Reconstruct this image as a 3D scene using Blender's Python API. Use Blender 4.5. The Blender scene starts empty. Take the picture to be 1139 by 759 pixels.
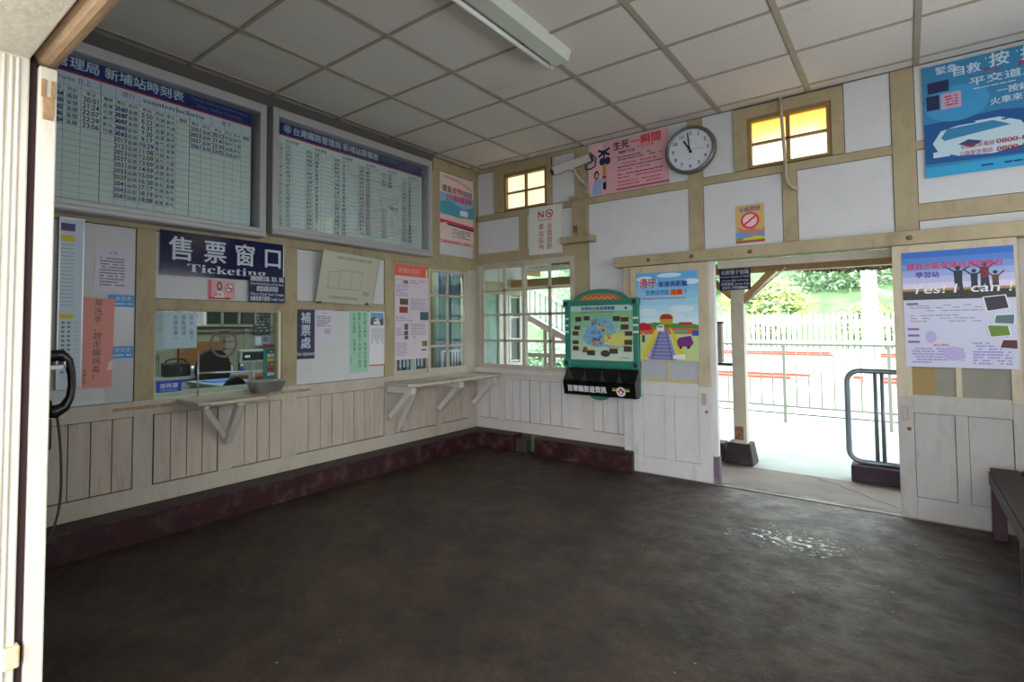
import bpy, bmesh, math, random
from mathutils import Vector, Matrix, Euler
random.seed(7)
COL = bpy.context.scene.collection
PI = math.pi

# ------------------------------------------------------------------ materials
def lin(c):
    return tuple(((v/255)/12.92 if v/255 <= 0.04045 else ((v/255+0.055)/1.055)**2.4) for v in c)
MATS = {}
def M(name, col, rough=.6, var=.0, scale=6, bump=0, metal=0, grime=None, gamt=.5, gscale=2.5, stretch=(1,1,1), spec=.5, emit=0, bscale=None, rvar=0):
    if name in MATS: return MATS[name]
    m = bpy.data.materials.new(name); m.use_nodes = True; MATS[name] = m
    nt = m.node_tree; N = nt.nodes; L = nt.links
    b = N['Principled BSDF']
    c = lin(col)
    b.inputs['Base Color'].default_value = (*c, 1); b.inputs['Roughness'].default_value = rough
    b.inputs['Metallic'].default_value = metal; b.inputs['Specular IOR Level'].default_value = spec
    if emit:
        b.inputs['Emission Color'].default_value = (*c, 1); b.inputs['Emission Strength'].default_value = emit
    if var or bump or grime:
        tc = N.new('ShaderNodeTexCoord'); mp = N.new('ShaderNodeMapping'); mp.inputs['Scale'].default_value = stretch
        L.new(tc.outputs['Object'], mp.inputs[0])
        n = N.new('ShaderNodeTexNoise'); n.inputs['Scale'].default_value = scale; n.inputs['Detail'].default_value = 5; n.inputs['Roughness'].default_value = .65
        L.new(mp.outputs[0], n.inputs['Vector'])
        cur = None
        if var:
            r = N.new('ShaderNodeValToRGB'); r.color_ramp.elements[0].position = .3; r.color_ramp.elements[1].position = .7
            r.color_ramp.elements[0].color = (*[max(0, v*(1-var)) for v in c], 1); r.color_ramp.elements[1].color = (*[min(1, v*(1+var)) for v in c], 1)
            L.new(n.outputs[0], r.inputs[0]); cur = r.outputs[0]
        if grime:
            g = N.new('ShaderNodeTexNoise'); g.inputs['Scale'].default_value = gscale; g.inputs['Detail'].default_value = 8; g.inputs['Roughness'].default_value = .75
            L.new(mp.outputs[0], g.inputs['Vector'])
            gr = N.new('ShaderNodeValToRGB'); gr.color_ramp.elements[0].position = .62-.2*gamt; gr.color_ramp.elements[1].position = .78-.1*gamt
            gr.color_ramp.elements[0].color = (0,0,0,1); gr.color_ramp.elements[1].color = (gamt,)*3+(1,)
            L.new(g.outputs[0], gr.inputs[0])
            mx = N.new('ShaderNodeMix'); mx.data_type = 'RGBA'
            L.new(gr.outputs[0], mx.inputs[0])
            if cur: L.new(cur, mx.inputs[6])
            else: mx.inputs[6].default_value = (*c, 1)
            mx.inputs[7].default_value = (*lin(grime), 1); cur = mx.outputs[2]
        if cur: L.new(cur, b.inputs['Base Color'])
        if rvar:
            mr = N.new('ShaderNodeMapRange'); mr.inputs['From Min'].default_value = .3; mr.inputs['From Max'].default_value = .7
            mr.inputs['To Min'].default_value = rough-rvar; mr.inputs['To Max'].default_value = rough+rvar
            L.new(n.outputs[0], mr.inputs[0]); L.new(mr.outputs[0], b.inputs['Roughness'])
        if bump:
            n2 = N.new('ShaderNodeTexNoise'); n2.inputs['Scale'].default_value = bscale or scale*4; n2.inputs['Detail'].default_value = 4
            L.new(mp.outputs[0], n2.inputs['Vector'])
            bp = N.new('ShaderNodeBump'); bp.inputs['Strength'].default_value = bump; bp.inputs['Distance'].default_value = .01
            L.new(n2.outputs[0], bp.inputs['Height']); L.new(bp.outputs[0], b.inputs['Normal'])
    return m

timber  = M('cream_timber_paint', (168,154,122), .55, .10, 5, .12, grime=(88,66,44), gamt=.5, gscale=4, stretch=(1,1,.6))
timberlo= M('pale_timber_paint', (186,178,164), .55, .09, 6, .12, grime=(110,84,60), gamt=.42, gscale=5, stretch=(1,1,.4))
board   = M('white_board_paint', (190,178,164), .6, .08, 7, .15, grime=(108,84,64), gamt=.5, gscale=5, stretch=(2.5,2.5,.35))
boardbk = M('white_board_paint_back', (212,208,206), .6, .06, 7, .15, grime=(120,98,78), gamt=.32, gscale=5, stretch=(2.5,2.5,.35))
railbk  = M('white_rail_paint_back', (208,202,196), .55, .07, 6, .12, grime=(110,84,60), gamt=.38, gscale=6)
doorp   = M('white_door_paint', (206,204,203), .5, .06, 5, .12, grime=(112,88,66), gamt=.34, gscale=6, stretch=(1.5,1.5,.5))
doorp2  = M('cream_door_paint', (188,176,150), .5, .08, 5, .12, grime=(100,76,50), gamt=.45, gscale=6, stretch=(1.5,1.5,.5))
plaster = M('white_plaster', (205,207,210), .8, .035, 3, .08, grime=(150,140,122), gamt=.25, gscale=7)
groove  = M('dark_gap', (36,25,18), .9)
ceilm   = M('mineral_ceiling_tile', (218,213,206), .9, .05, 60, .35, grime=(150,136,118), gamt=.25, gscale=1.5, bscale=150)
teebar  = M('ceiling_tee_bar', (164,154,138), .6, .08, 10)
maroon  = M('maroon_paint_concrete', (48,15,23), .45, .25, 5, .3, grime=(118,98,92), gamt=.62, gscale=7)
maroontop = M('worn_concrete_top', (60,48,46), .7, .25, 6, .3, grime=(50,24,26), gamt=.5, gscale=4)
alu     = M('brushed_aluminium', (168,168,172), .38, .04, 12, metal=.75)
alud    = M('aluminium_dull', (176,176,178), .45, .04, 12, metal=.3)
steel   = M('stainless_steel', (190,191,194), .3, .05, 10, metal=.6)
rust    = M('rusty_iron', (130,92,66), .8, .3, 40, .3, grime=(200,185,160), gamt=.6, gscale=20)
blackpl = M('black_plastic', (14,14,15), .3)
darkpl  = M('dark_grey_plastic', (40,40,42), .45)
whitepl = M('white_plastic', (226,226,222), .4)
greypl  = M('pale_grey_plastic', (176,186,184), .45)
teal    = M('teal_painted_metal', (44,122,106), .4, .06, 8)
concrete= M('pale_concrete', (150,142,132), .85, .14, 3, .3, grime=(90,82,74), gamt=.4, gscale=2)
darkwood= M('dark_brown_wood', (46,30,26), .7, .2, 8, .15, stretch=(1,.15,1))

def floor_mat():
    m = bpy.data.materials.new('worn_concrete_floor'); m.use_nodes = True
    nt = m.node_tree; N = nt.nodes; L = nt.links; b = N['Principled BSDF']
    tc = N.new('ShaderNodeTexCoord')
    def noise(s, d=6, r=.6):
        n = N.new('ShaderNodeTexNoise'); n.inputs['Scale'].default_value = s; n.inputs['Detail'].default_value = d; n.inputs['Roughness'].default_value = r
        L.new(tc.outputs['Object'], n.inputs['Vector']); return n
    def ramp(src, p0, c0, p1, c1):
        r = N.new('ShaderNodeValToRGB'); e = r.color_ramp.elements
        e[0].position = p0; e[1].position = p1; e[0].color = (*c0, 1); e[1].color = (*c1, 1)
        L.new(src, r.inputs[0]); return r.outputs[0]
    def mix(f, a, c, mode='MIX'):
        x = N.new('ShaderNodeMix'); x.data_type = 'RGBA'; x.blend_type = mode
        for s, i in ((f, 0), (a, 6), (c, 7)):
            if isinstance(s, tuple): x.inputs[i].default_value = (*s, 1)
            elif isinstance(s, (int, float)): x.inputs[i].default_value = s
            else: L.new(s, x.inputs[i])
        return x.outputs[2]
    base = ramp(noise(2.2, 10, .74).outputs[0], .34, lin((31,22,16)), .70, lin((80,62,48)))
    fine = ramp(noise(9, 8, .7).outputs[0], .3, (.6,.6,.6), .75, (1.25,1.22,1.18))
    c = mix(1.0, base, fine, 'MULTIPLY')
    c = mix(1.0, c, ramp(noise(70, 6, .75).outputs[0], .35, (.55,.55,.55), .65, (1.4,1.38,1.34)), 'MULTIPLY')
    v = N.new('ShaderNodeTexVoronoi'); v.inputs['Scale'].default_value = 17; L.new(tc.outputs['Object'], v.inputs['Vector'])
    sp = ramp(v.outputs['Distance'], .07, (1,1,1), .13, (0,0,0))
    sel = ramp(noise(31, 2).outputs[0], .60, (0,0,0), .63, (1,1,1))
    c = mix(mix(1.0, sp, sel, 'MULTIPLY'), c, lin((178,170,158)))
    v2 = N.new('ShaderNodeTexVoronoi'); v2.inputs['Scale'].default_value = 5.5; L.new(tc.outputs['Object'], v2.inputs['Vector'])
    sp2 = ramp(v2.outputs['Distance'], .10, (1,1,1), .14, (0,0,0))
    sel2 = ramp(noise(3.1, 2).outputs[0], .60, (0,0,0), .64, (1,1,1))
    c = mix(mix(1.0, sp2, sel2, 'MULTIPLY'), c, lin((26,24,22)))
    L.new(c, b.inputs['Base Color'])
    r1 = ramp(noise(5.5, 9, .75).outputs[0], .40, (.40,)*3, .62, (.68,)*3)
    # a damp patch in front of the doorway: glossy puddles inside a soft ellipse
    mp = N.new('ShaderNodeMapping'); mp.inputs['Location'].default_value = (-3.02*1.25, 1.02*2.1, 0); mp.inputs['Scale'].default_value = (1.25, 2.1, 1)
    L.new(tc.outputs['Object'], mp.inputs[0])
    ln = N.new('ShaderNodeVectorMath'); ln.operation = 'LENGTH'; L.new(mp.outputs[0], ln.inputs[0])
    ell = ramp(ln.outputs['Value'], .10, (.15,)*3, .80, (0,)*3)
    ad = N.new('ShaderNodeMath'); ad.operation = 'ADD'; L.new(ell, ad.inputs[0]); L.new(noise(30, 6, .7).outputs[0], ad.inputs[1])
    wet = ramp(ad.outputs[0], .64, (0,0,0), .69, (1,1,1))
    rr = mix(wet, r1, (.16,)*3)
    L.new(rr, b.inputs['Roughness'])
    bp = N.new('ShaderNodeBump'); bp.inputs['Strength'].default_value = .8; bp.inputs['Distance'].default_value = .014
    hn = noise(24, 9, .78)
    hm = N.new('ShaderNodeMath'); hm.operation = 'MULTIPLY'; L.new(hn.outputs[0], hm.inputs[0])
    inv = N.new('ShaderNodeMath'); inv.operation = 'SUBTRACT'; inv.inputs[0].default_value = 1; L.new(wet, inv.inputs[1])
    L.new(inv.outputs[0], hm.inputs[1]); L.new(hm.outputs[0], bp.inputs['Height']); L.new(bp.outputs[0], b.inputs['Normal'])
    return m
FLOORM = floor_mat()

def glass_mat(name, tint=(.92,.96,.95), refl=.08, rough=.02, k=.28):
    m = bpy.data.materials.new(name); m.use_nodes = True; nt = m.node_tree; N = nt.nodes; L = nt.links
    for n in list(N): N.remove(n)
    o = N.new('ShaderNodeOutputMaterial'); t = N.new('ShaderNodeBsdfTransparent'); t.inputs[0].default_value = (*tint, 1)
    g = N.new('ShaderNodeBsdfGlossy'); g.inputs['Roughness'].default_value = rough
    f = N.new('ShaderNodeFresnel'); f.inputs[0].default_value = 1.5
    ad = N.new('ShaderNodeMath'); ad.operation = 'MULTIPLY_ADD'; ad.inputs[1].default_value = k; ad.inputs[2].default_value = refl-.04; ad.use_clamp = True; L.new(f.outputs[0], ad.inputs[0])
    mx = N.new('ShaderNodeMixShader'); L.new(ad.outputs[0], mx.inputs[0]); L.new(t.outputs[0], mx.inputs[1]); L.new(g.outputs[0], mx.inputs[2]); L.new(mx.outputs[0], o.inputs[0])
    return m
GLASS = glass_mat('clear_glass', (.93,.97,.96), .06)
CASEGLASS = glass_mat('case_glass', (.95,.98,.98), .04)
GLASSDIM = glass_mat('dull_glass', (.90,.95,.96), .04, .05, .10)
MATFROST = M('frosted_glass', (176,180,186), .35, .05, 3)

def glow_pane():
    m = bpy.data.materials.new('yellowed_film_daylight_glow'); m.use_nodes = True; nt = m.node_tree; N = nt.nodes; L = nt.links
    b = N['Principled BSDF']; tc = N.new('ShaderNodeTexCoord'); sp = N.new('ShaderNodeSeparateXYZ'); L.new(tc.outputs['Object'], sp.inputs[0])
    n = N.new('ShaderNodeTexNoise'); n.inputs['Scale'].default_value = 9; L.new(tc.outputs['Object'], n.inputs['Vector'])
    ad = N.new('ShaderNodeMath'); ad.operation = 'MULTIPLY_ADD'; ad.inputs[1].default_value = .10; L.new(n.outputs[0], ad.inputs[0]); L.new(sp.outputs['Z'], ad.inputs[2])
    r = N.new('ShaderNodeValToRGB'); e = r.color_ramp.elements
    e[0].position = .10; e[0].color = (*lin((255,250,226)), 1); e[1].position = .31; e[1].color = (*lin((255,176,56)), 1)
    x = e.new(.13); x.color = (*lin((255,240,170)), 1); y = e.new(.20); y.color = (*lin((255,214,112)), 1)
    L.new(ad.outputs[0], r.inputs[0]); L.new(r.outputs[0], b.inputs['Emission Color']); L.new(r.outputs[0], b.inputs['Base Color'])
    b.inputs['Emission Strength'].default_value = 1.5; b.inputs['Roughness'].default_value = .6  # emission stands in for daylight coming through the yellowed film
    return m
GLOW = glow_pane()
GLOW2 = M('pale_film_daylight_glow', (255,244,205), .6, .06, 9, emit=1.05)  # pale film emits in place of the daylight behind it

# ------------------------------------------------------------------ mesh builder
class MB:
    def __init__(s): s.bm = bmesh.new(); s.m = []
    def mi(s, m):
        if m not in s.m: s.m.append(m)
        return s.m.index(m)
    def face(s, pts, m, smooth=False):
        try: f = s.bm.faces.new([s.bm.verts.new(p) for p in pts])
        except ValueError: return
        f.material_index = s.mi(m); f.smooth = smooth
    def hexa(s, c, m):
        v = [s.bm.verts.new(p) for p in c]; k = s.mi(m)
        for q in ((0,3,2,1),(4,5,6,7),(0,1,5,4),(1,2,6,5),(2,3,7,6),(3,0,4,7)):
            f = s.bm.faces.new([v[i] for i in q]); f.material_index = k
    def box(s, x0, x1, y0, y1, z0, z1, m):
        if x0 > x1: x0, x1 = x1, x0
        if y0 > y1: y0, y1 = y1, y0
        if z0 > z1: z0, z1 = z1, z0
        s.hexa([(x0,y0,z0),(x1,y0,z0),(x1,y1,z0),(x0,y1,z0),(x0,y0,z1),(x1,y0,z1),(x1,y1,z1),(x0,y1,z1)], m); return s
    def obox(s, c, size, rot, m):
        R = rot if isinstance(rot, Matrix) else Euler(rot).to_matrix(); c = Vector(c); h = [v/2 for v in size]
        s.hexa([c + R @ Vector((a*h[0], b*h[1], d*h[2])) for d in (-1,1) for a, b in ((-1,-1),(1,-1),(1,1),(-1,1))], m); return s
    def beam(s, a, b, w, h, m, up=(0,0,1)):
        a = Vector(a); b = Vector(b); d = (b-a); ln = d.length; d.normalize(); u = Vector(up)
        r = d.cross(u)
        if r.length < 1e-4: r = d.cross(Vector((1,0,0)))
        r.normalize(); u = r.cross(d)
        R = Matrix((r, d, u)).transposed()
        return s.obox((a+b)/2, (w, ln, h), R, m)
    def prism(s, pts, d, m):                 # pts: list of 3D points (planar, any winding), d: extrusion vector
        d = Vector(d); a = [s.bm.verts.new(p) for p in pts]; b = [s.bm.verts.new(Vector(p)+d) for p in pts]; k = s.mi(m); n = len(a)
        fs = [s.bm.faces.new(a), s.bm.faces.new(b[::-1])]
        for i in range(n): fs.append(s.bm.faces.new([a[i], b[i], b[(i+1)%n], a[(i+1)%n]]))
        for f in fs: f.material_index = k
        return s
    def tube(s, path, r, m, seg=10, cap=True, smooth=True, closed=False):
        P = [Vector(p) for p in path]; n = len(P); k = s.mi(m); rings = []
        rr = r if isinstance(r, (list, tuple)) else [r]*n
        prev = None
        for i in range(n):
            if closed: t = P[(i+1)%n]-P[i-1]
            else: t = (P[min(i+1,n-1)]-P[max(i-1,0)])
            t.normalize()
            if prev is None:
                u = t.orthogonal().normalized()
            else:
                u = (prev - t*prev.dot(t)).normalized()
            prev = u; w = t.cross(u)
            rings.append([s.bm.verts.new(P[i]+(u*math.cos(a)+w*math.sin(a))*rr[i]) for a in [2*PI*j/seg for j in range(seg)]])
        rng = range(n) if closed else range(n-1)
        for i in rng:
            A, B = rings[i], rings[(i+1)%n]
            for j in range(seg):
                f = s.bm.faces.new([A[j], A[(j+1)%seg], B[(j+1)%seg], B[j]]); f.material_index = k; f.smooth = smooth
        if cap and not closed:
            for q in (rings[0][::-1], rings[-1]):
                f = s.bm.faces.new(q); f.material_index = k
        return s
    def lathe(s, prof, c, m, seg=32, axis='z', smooth=True):   # prof: (r, h)
        c = Vector(c); k = s.mi(m)
        def P(r, h, a):
            x, y = r*math.cos(a), r*math.sin(a)
            return c + (Vector((x,y,h)) if axis == 'z' else Vector((x,-h,y)) if axis == '-y' else Vector((h,x,y)))
        rings = [[s.bm.verts.new(P(r,h,2*PI*j/seg)) for j in range(seg)] if r > 1e-6 else [s.bm.verts.new(P(0,h,0))] for r, h in prof]
        for A, B in zip(rings, rings[1:]):
            for j in range(seg):
                j2 = (j+1) % seg
                if len(A) == 1 and len(B) == 1: continue
                if len(A) == 1: v = [A[0], B[j], B[j2]]
                elif len(B) == 1: v = [A[j], B[0], A[j2]]
                else: v = [A[j], B[j], B[j2], A[j2]]
                f = s.bm.faces.new(v); f.material_index = k; f.smooth = smooth
        return s
    def build(s, name, parent=None, at=(0,0,0), rot=None, bevel=0, recalc=True, label=None, cat=None, group=None, kind=None):
        if recalc: bmesh.ops.recalc_face_normals(s.bm, faces=s.bm.faces)
        at = Vector(at)
        if rot is None: bmesh.ops.translate(s.bm, verts=s.bm.verts, vec=-at)
        me = bpy.data.meshes.new(name); s.bm.to_mesh(me); s.bm.free()
        for m in s.m: me.materials.append(m)
        o = bpy.data.objects.new(name, me); COL.objects.link(o)
        if parent:
            o.parent = parent
            o.location = at - WORLD[parent.name] if rot is None else at
        else: o.location = at
        if rot is not None: o.rotation_euler = rot
        WORLD[o.name] = at
        if bevel:
            md = o.modifiers.new('bevel', 'BEVEL'); md.width = bevel; md.segments = 2; md.limit_method = 'ANGLE'; md.angle_limit = .6
        tag(o, label, cat, group, kind)
        return o
WORLD = {}
def tag(o, label=None, cat=None, group=None, kind=None):
    if label: o['label'] = label
    if cat: o['category'] = cat
    if group: o['group'] = group
    if kind: o['kind'] = kind
def thing(name, label, cat, at, group=None):
    o = bpy.data.objects.new(name, None); COL.objects.link(o); o.location = at; o.empty_display_size = .1
    WORLD[o.name] = Vector(at); tag(o, label, cat, group); return o
def dup(root, loc, label=None, group=None):
    r = root.copy(); COL.objects.link(r); r.location = loc
    if label: r['label'] = label
    if group: r['group'] = group
    for ch in list(root.children):
        c = ch.copy(); COL.objects.link(c); c.parent = r
        for g in ch.children:
            d = g.copy(); COL.objects.link(d); d.parent = c
    return r

# ------------------------------------------------------------------ flat printed things
TXT = {}
def glyphs(s, bold=0):
    key = (s, bold)
    if key not in TXT:
        c = bpy.data.curves.new('t', 'FONT'); c.body = s; c.size = 1; c.offset = bold; c.resolution_u = 3
        o = bpy.data.objects.new('t', c); me = o.to_mesh()
        vs = [tuple(v.co) for v in me.vertices]; fs = [tuple(p.vertices) for p in me.polygons]
        o.to_mesh_clear(); bpy.data.objects.remove(o); bpy.data.curves.remove(c)
        TXT[key] = (vs, fs)
    return TXT[key]
def serif(s):
    return ''.join(chr(0x1D400+ord(c)-65) if 'A' <= c <= 'Z' else chr(0x1D41A+ord(c)-97) if 'a' <= c <= 'z' else c for c in s)
def plain_serif_it(s): return s

class Card(MB):
    """flat printed sheet; fractions: u left->right, v top->bottom; z out of the sheet"""
    def __init__(s, w, h, m, t=.002):
        super().__init__(); s.dz = .00004; s.w = w; s.h = h; s.z = t; s.cardback(m, t)
    def cardback(s, m, t): s.box(0, s.w, 0, s.h, 0, t, m)
    def up(s): s.z += .00025; return s
    def pt(s, u, v): return (u*s.w, (1-v)*s.h, s.z)
    def rect(s, u0, v0, u1, v1, m):
        s.z += s.dz; s.face([s.pt(u0,v1), s.pt(u1,v1), s.pt(u1,v0), s.pt(u0,v0)], m); return s
    def poly(s, pts, m):
        s.z += s.dz; s.face([s.pt(*p) for p in pts], m); return s
    def ell(s, u, v, ru, rv, m, n=24):
        s.z += s.dz
        s.face([s.pt(u+ru*math.cos(2*PI*i/n), v+rv*math.sin(2*PI*i/n)) for i in range(n)], m); return s
    def ring(s, u, v, r, wd, m, n=36):       # r, wd as fraction of height
        a = s.h/s.w; s.z += s.dz
        for i in range(n):
            t0, t1 = 2*PI*i/n, 2*PI*(i+1)/n
            s.face([s.pt(u+a*r*math.cos(t0), v+r*math.sin(t0)), s.pt(u+a*r*math.cos(t1), v+r*math.sin(t1)), s.pt(u+a*(r-wd)*math.cos(t1), v+(r-wd)*math.sin(t1)), s.pt(u+a*(r-wd)*math.cos(t0), v+(r-wd)*math.sin(t0))], m)
        return s
    def line(s, u0, v0, u1, v1, wd, m):      # wd in metres
        s.z += s.dz
        a = Vector(s.pt(u0,v0)); b = Vector(s.pt(u1,v1)); d = (b-a).normalized(); n = Vector((-d.y, d.x, 0))*wd/2
        s.face([a-n, b-n, b+n, a+n], m); return s
    def text(s, t, u, v, size, m, al='l', bold=0, fitw=None, slant=0):  # v = baseline, size fraction of h, fitw fraction of w
        vs, fs = glyphs(t, 0 if any(ord(q) > 0x2e80 for q in t) else min(bold, .02))
        if not vs: return s
        s.z += s.dz
        x0 = min(p[0] for p in vs); x1 = max(p[0] for p in vs); k = size*s.h/.8; kx = k
        if fitw: kx = fitw*s.w/(x1-x0)
        ox, oy, _ = s.pt(u, v)
        ox -= {'l': x0, 'c': (x0+x1)/2, 'r': x1}[al]*kx
        mi = s.mi(m)
        for dx, dy in s.fat(t, bold, k):
            V = [s.bm.verts.new((ox+p[0]*kx+slant*p[1]*k+dx, oy+p[1]*k+dy, s.z)) for p in vs]; s.z += .00001
            for f in fs:
                try: q = s.bm.faces.new([V[i] for i in f]); q.material_index = mi
                except ValueError: pass
        return s
    def fat(s, t, bold, k):
        if bold < .015 or not any(ord(q) > 0x2e80 for q in t): return [(0,0)]
        d = min(bold, .035)*k*.75
        return [(0,0),(d,0),(-d,0),(0,d*.6),(0,-d*.6)]
    def vtext(s, t, u, v, size, m, step=1.15, bold=0, sx=1):   # column of characters, v = top
        for i, ch in enumerate(t):
            if ch == ' ': continue
            vs, fs = glyphs(ch, 0); k = size*s.h/.92
            ox, oy, _ = s.pt(u, v+size*(.9+step*i)); ox -= .5*k*sx
            mi = s.mi(m)
            for q_, (dx, dy) in enumerate(s.fat(ch, bold, k)):
                V = [s.bm.verts.new((ox+p[0]*k*sx+dx, oy+p[1]*k+dy, s.z+.00001*q_)) for p in vs]
                for f in fs:
                    try: q = s.bm.faces.new([V[j] for j in f]); q.material_index = mi
                    except ValueError: pass
        return s
    def greek(s, u0, v0, u1, v1, rows, m, dens=.8, rnd=None):  # rows of tiny print
        rnd = rnd or random; s.z += s.dz; dz, s.dz = s.dz, 0
        for i in range(rows):
            va = v0+(v1-v0)*(i+.25)/rows; vb = v0+(v1-v0)*(i+.75)/rows; u = u0; end = u1-(u1-u0)*rnd.choice((0,0,.03,.25))
            while u < end:
                w = (u1-u0)*rnd.uniform(.04,.13)
                if rnd.random() < dens: s.rect(u, va, min(u+w*.85, end), vb, m)
                u += w
        s.dz = dz
        return s
def place(c, name, wall, a, z, off, label=None, cat=None, group=None, parent=None, tilt=0, lean=0, yaw=0, kind=None):
    """wall 'L': hangs on x=off, a = y of left edge; 'B': hangs on y=-off, a = x of left edge"""
    if wall == 'L': R = Matrix(((0,0,1),(1,0,0),(0,1,0))); pos = Vector((off, a, z))
    else: R = Matrix(((1,0,0),(0,0,-1),(0,1,0))); pos = Vector((a, -off, z))
    T = R.to_4x4() @ Matrix.Rotation(tilt, 4, 'Z') @ Matrix.Rotation(lean, 4, 'X') @ Matrix.Rotation(yaw, 4, 'Y')
    bmesh.ops.recalc_face_normals
    me = bpy.data.meshes.new(name); c.bm.normal_update(); c.bm.to_mesh(me); c.bm.free()
    for m in c.m: me.materials.append(m)
    o = bpy.data.objects.new(name, me); COL.objects.link(o)
    T.translation = pos
    if parent is not None:
        o.parent = parent; T.translation = pos - WORLD[parent.name]
    o.matrix_basis = T
    tag(o, label, cat, group, kind); WORLD[o.name] = pos
    return o
def F(name, col, rough=.5, spec=.4): return M('print_'+name, col, rough, spec=spec)
W_ = F('white', (226,226,232)); NAVY = F('navy', (34,44,112), .3); NAVY2 = F('deep_navy', (20,18,66), .3); LET = F('lettering', (196,206,222)); BLK = F('black', (26,26,30)); RED = F('red', (186,30,38))
PINK = F('pink', (214,164,174)); GREY = F('grey', (120,122,132)); BLUE = F('blue', (40,84,170)); YEL = F('yellow', (214,196,40)); GRN = F('green', (70,140,70))

exec_parts = []
# ================================================================== THE ROOM
XR, YF, ZC = 5.0, -4.40, 2.962
b = MB(); b.box(0.0, XR+.1, -4.80, 0.0, -.10, 0, FLOORM); b.build('floor', kind='structure')
# ceiling: tiles in a grid of tee bars
b = MB(); b.box(-.10, XR+.1, -4.8, .10, ZC+.012, ZC+.08, teebar)
xs = [0.004]+[.111+.6*i for i in range(9)]+[XR]; ys = [0.0]+[-.139-.6*j for j in range(8)]
for i in range(len(xs)-1):
    for j in range(len(ys)-1):
        x0, x1, y1, y0 = xs[i]+.013, xs[i+1]-.013, ys[j]-.010, ys[j+1]+.010
        if x1-x0 < .02: continue
        b.box(x0, x1, y0, y1, ZC+.004, ZC+.02, ceilm)
b.build('ceiling', kind='structure')
b = MB()
for x in xs[1:-1]: b.box(x-.015, x+.015, -4.38, 0, ZC-.004, ZC+.012, teebar)
for y in ys[1:]: b.box(0, XR, y-.011, y+.011, ZC-.002, ZC+.012, teebar)
b.build('trim_1', kind='structure')

# ---- left wall: structural core with openings for ticket window and office window
TZ0, TZ1 = .795, 1.366        # ticket window
b = MB()
core = M('wall_core', (84,68,50), .9)
for (y0,y1,z0,z1) in ((-4.4,-3.298,0,ZC),(-2.408,-1.235,0,ZC),(-.143,0.0,0,ZC),(-3.298,-2.408,0,TZ0),(-3.298,-2.408,TZ1,ZC),(-1.235,-.143,0,.76),(-1.235,-.143,1.845,ZC)):
    b.box(-.09, -.018, y0, y1, z0, z1, core)
b.build('wall_left', kind='structure')
# wainscot boards, one mesh (planks are surface pattern)
b = MB()
def planks(B, u0, u1, z0, z1, n, m, put, gap=.0055, jit=.0):
    w = (u1-u0)/n
    for i in range(n):
        a = u0+i*w+gap/2; c = u0+(i+1)*w-gap/2
        put(B, a, c, z0, z1, m)
def putL(B, a, c, z0, z1, m): B.box(-.018, -.011+random.uniform(-.001,.001), a, c, z0+.011, z1-.009, m)
for (a, c, n) in ((-4.4,-3.41,9),(-3.29,-2.885,4),(-2.785,-2.395,4),(-2.27,-1.355,8),(-1.24,-.67,5),(-.57,-.02,5)):
    planks(b, a, c, .265, .71, n, board, putL)
b.box(-.0185, -.0175, -4.4, 0, .265, .71, groove)
b.build('trim_2', kind='structure', bevel=.0012)
# white panels between the posts
b = MB()
g = .004
for (a, c, z0, z1) in ((-4.4,-3.41-g,.797+g,1.858-g),(-3.30+g,-2.40-g,1.428+g,1.858-g),(-2.27+g,-1.355-g,.797+g,1.385-g),(-2.27+g,-1.355-g,1.447+g,1.858-g),(-.60+g,-.036-g,1.987+g,2.845-g),(-4.4,-.75,1.99,2.80)):
    b.box(-.018, -.009, a, c, z0, z1, plaster)
b.build('trim_3', kind='structure')
# frame members (front face x = 0)
b = MB()
def tl(y0, y1, z0, z1, m=timber, x=0.0): b.box(-.018, x, y0, y1, z0, z1, m)
for y0, y1 in ((-3.41,-3.30),(-2.40,-2.27),(-1.355,-1.24)):
    tl(y0, y1, .27, .80, timberlo, .001); tl(y0, y1, .80, 1.87, timber, .001)
tl(-.138, .0, .27, 1.86, timberlo, .001)
tl(-2.882, -2.786, .27, .71, timberlo); tl(-.676, -.572, .27, .71, timberlo)
tl(-4.4, 0, .165, .271, timberlo, .004)                       # bottom rail
tl(-4.4, 0, .705, .797, timberlo, .0)                         # sill rail
tl(-3.30, -2.40, 1.366, 1.428, timber); tl(-2.272, -1.355, 1.385, 1.447, timber)
tl(-4.4, 0, 1.858, 1.987, timber, .006)                       # header beam
tl(-.75, 0, 2.845, 2.962, timber, .004)                       # top beam
b.box(-.018, .05, -4.4, -.75, 2.80, 2.962, M('painted_shadow_strip', (92,90,86), .8, .08, 5))  # strip coloured dark grey for the shade between cases and ceiling
tl(-.74, -.60, 1.987, 2.845, timber, .002); tl(-.036, 0, 1.987, 2.845, timber, .002)
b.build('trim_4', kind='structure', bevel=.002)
b = MB(); strap = M('rusty_cream_strap', (176,150,118), .7, .25, 40, .3, grime=(120,78,50), gamt=.8, gscale=30)
for y0, y1, z in ((-3.524,-3.17,.757),(-2.47,-2.14,.757)):
    b.box(.001, .0035, y0, y1, z-.010, z+.010, strap)
    for k in range(6): b.obox((.005, y0+(k+.5)*(y1-y0)/6, z), (.004,.012,.012), (0,0,0), strap)
b.build('trim_5', kind='structure')

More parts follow.
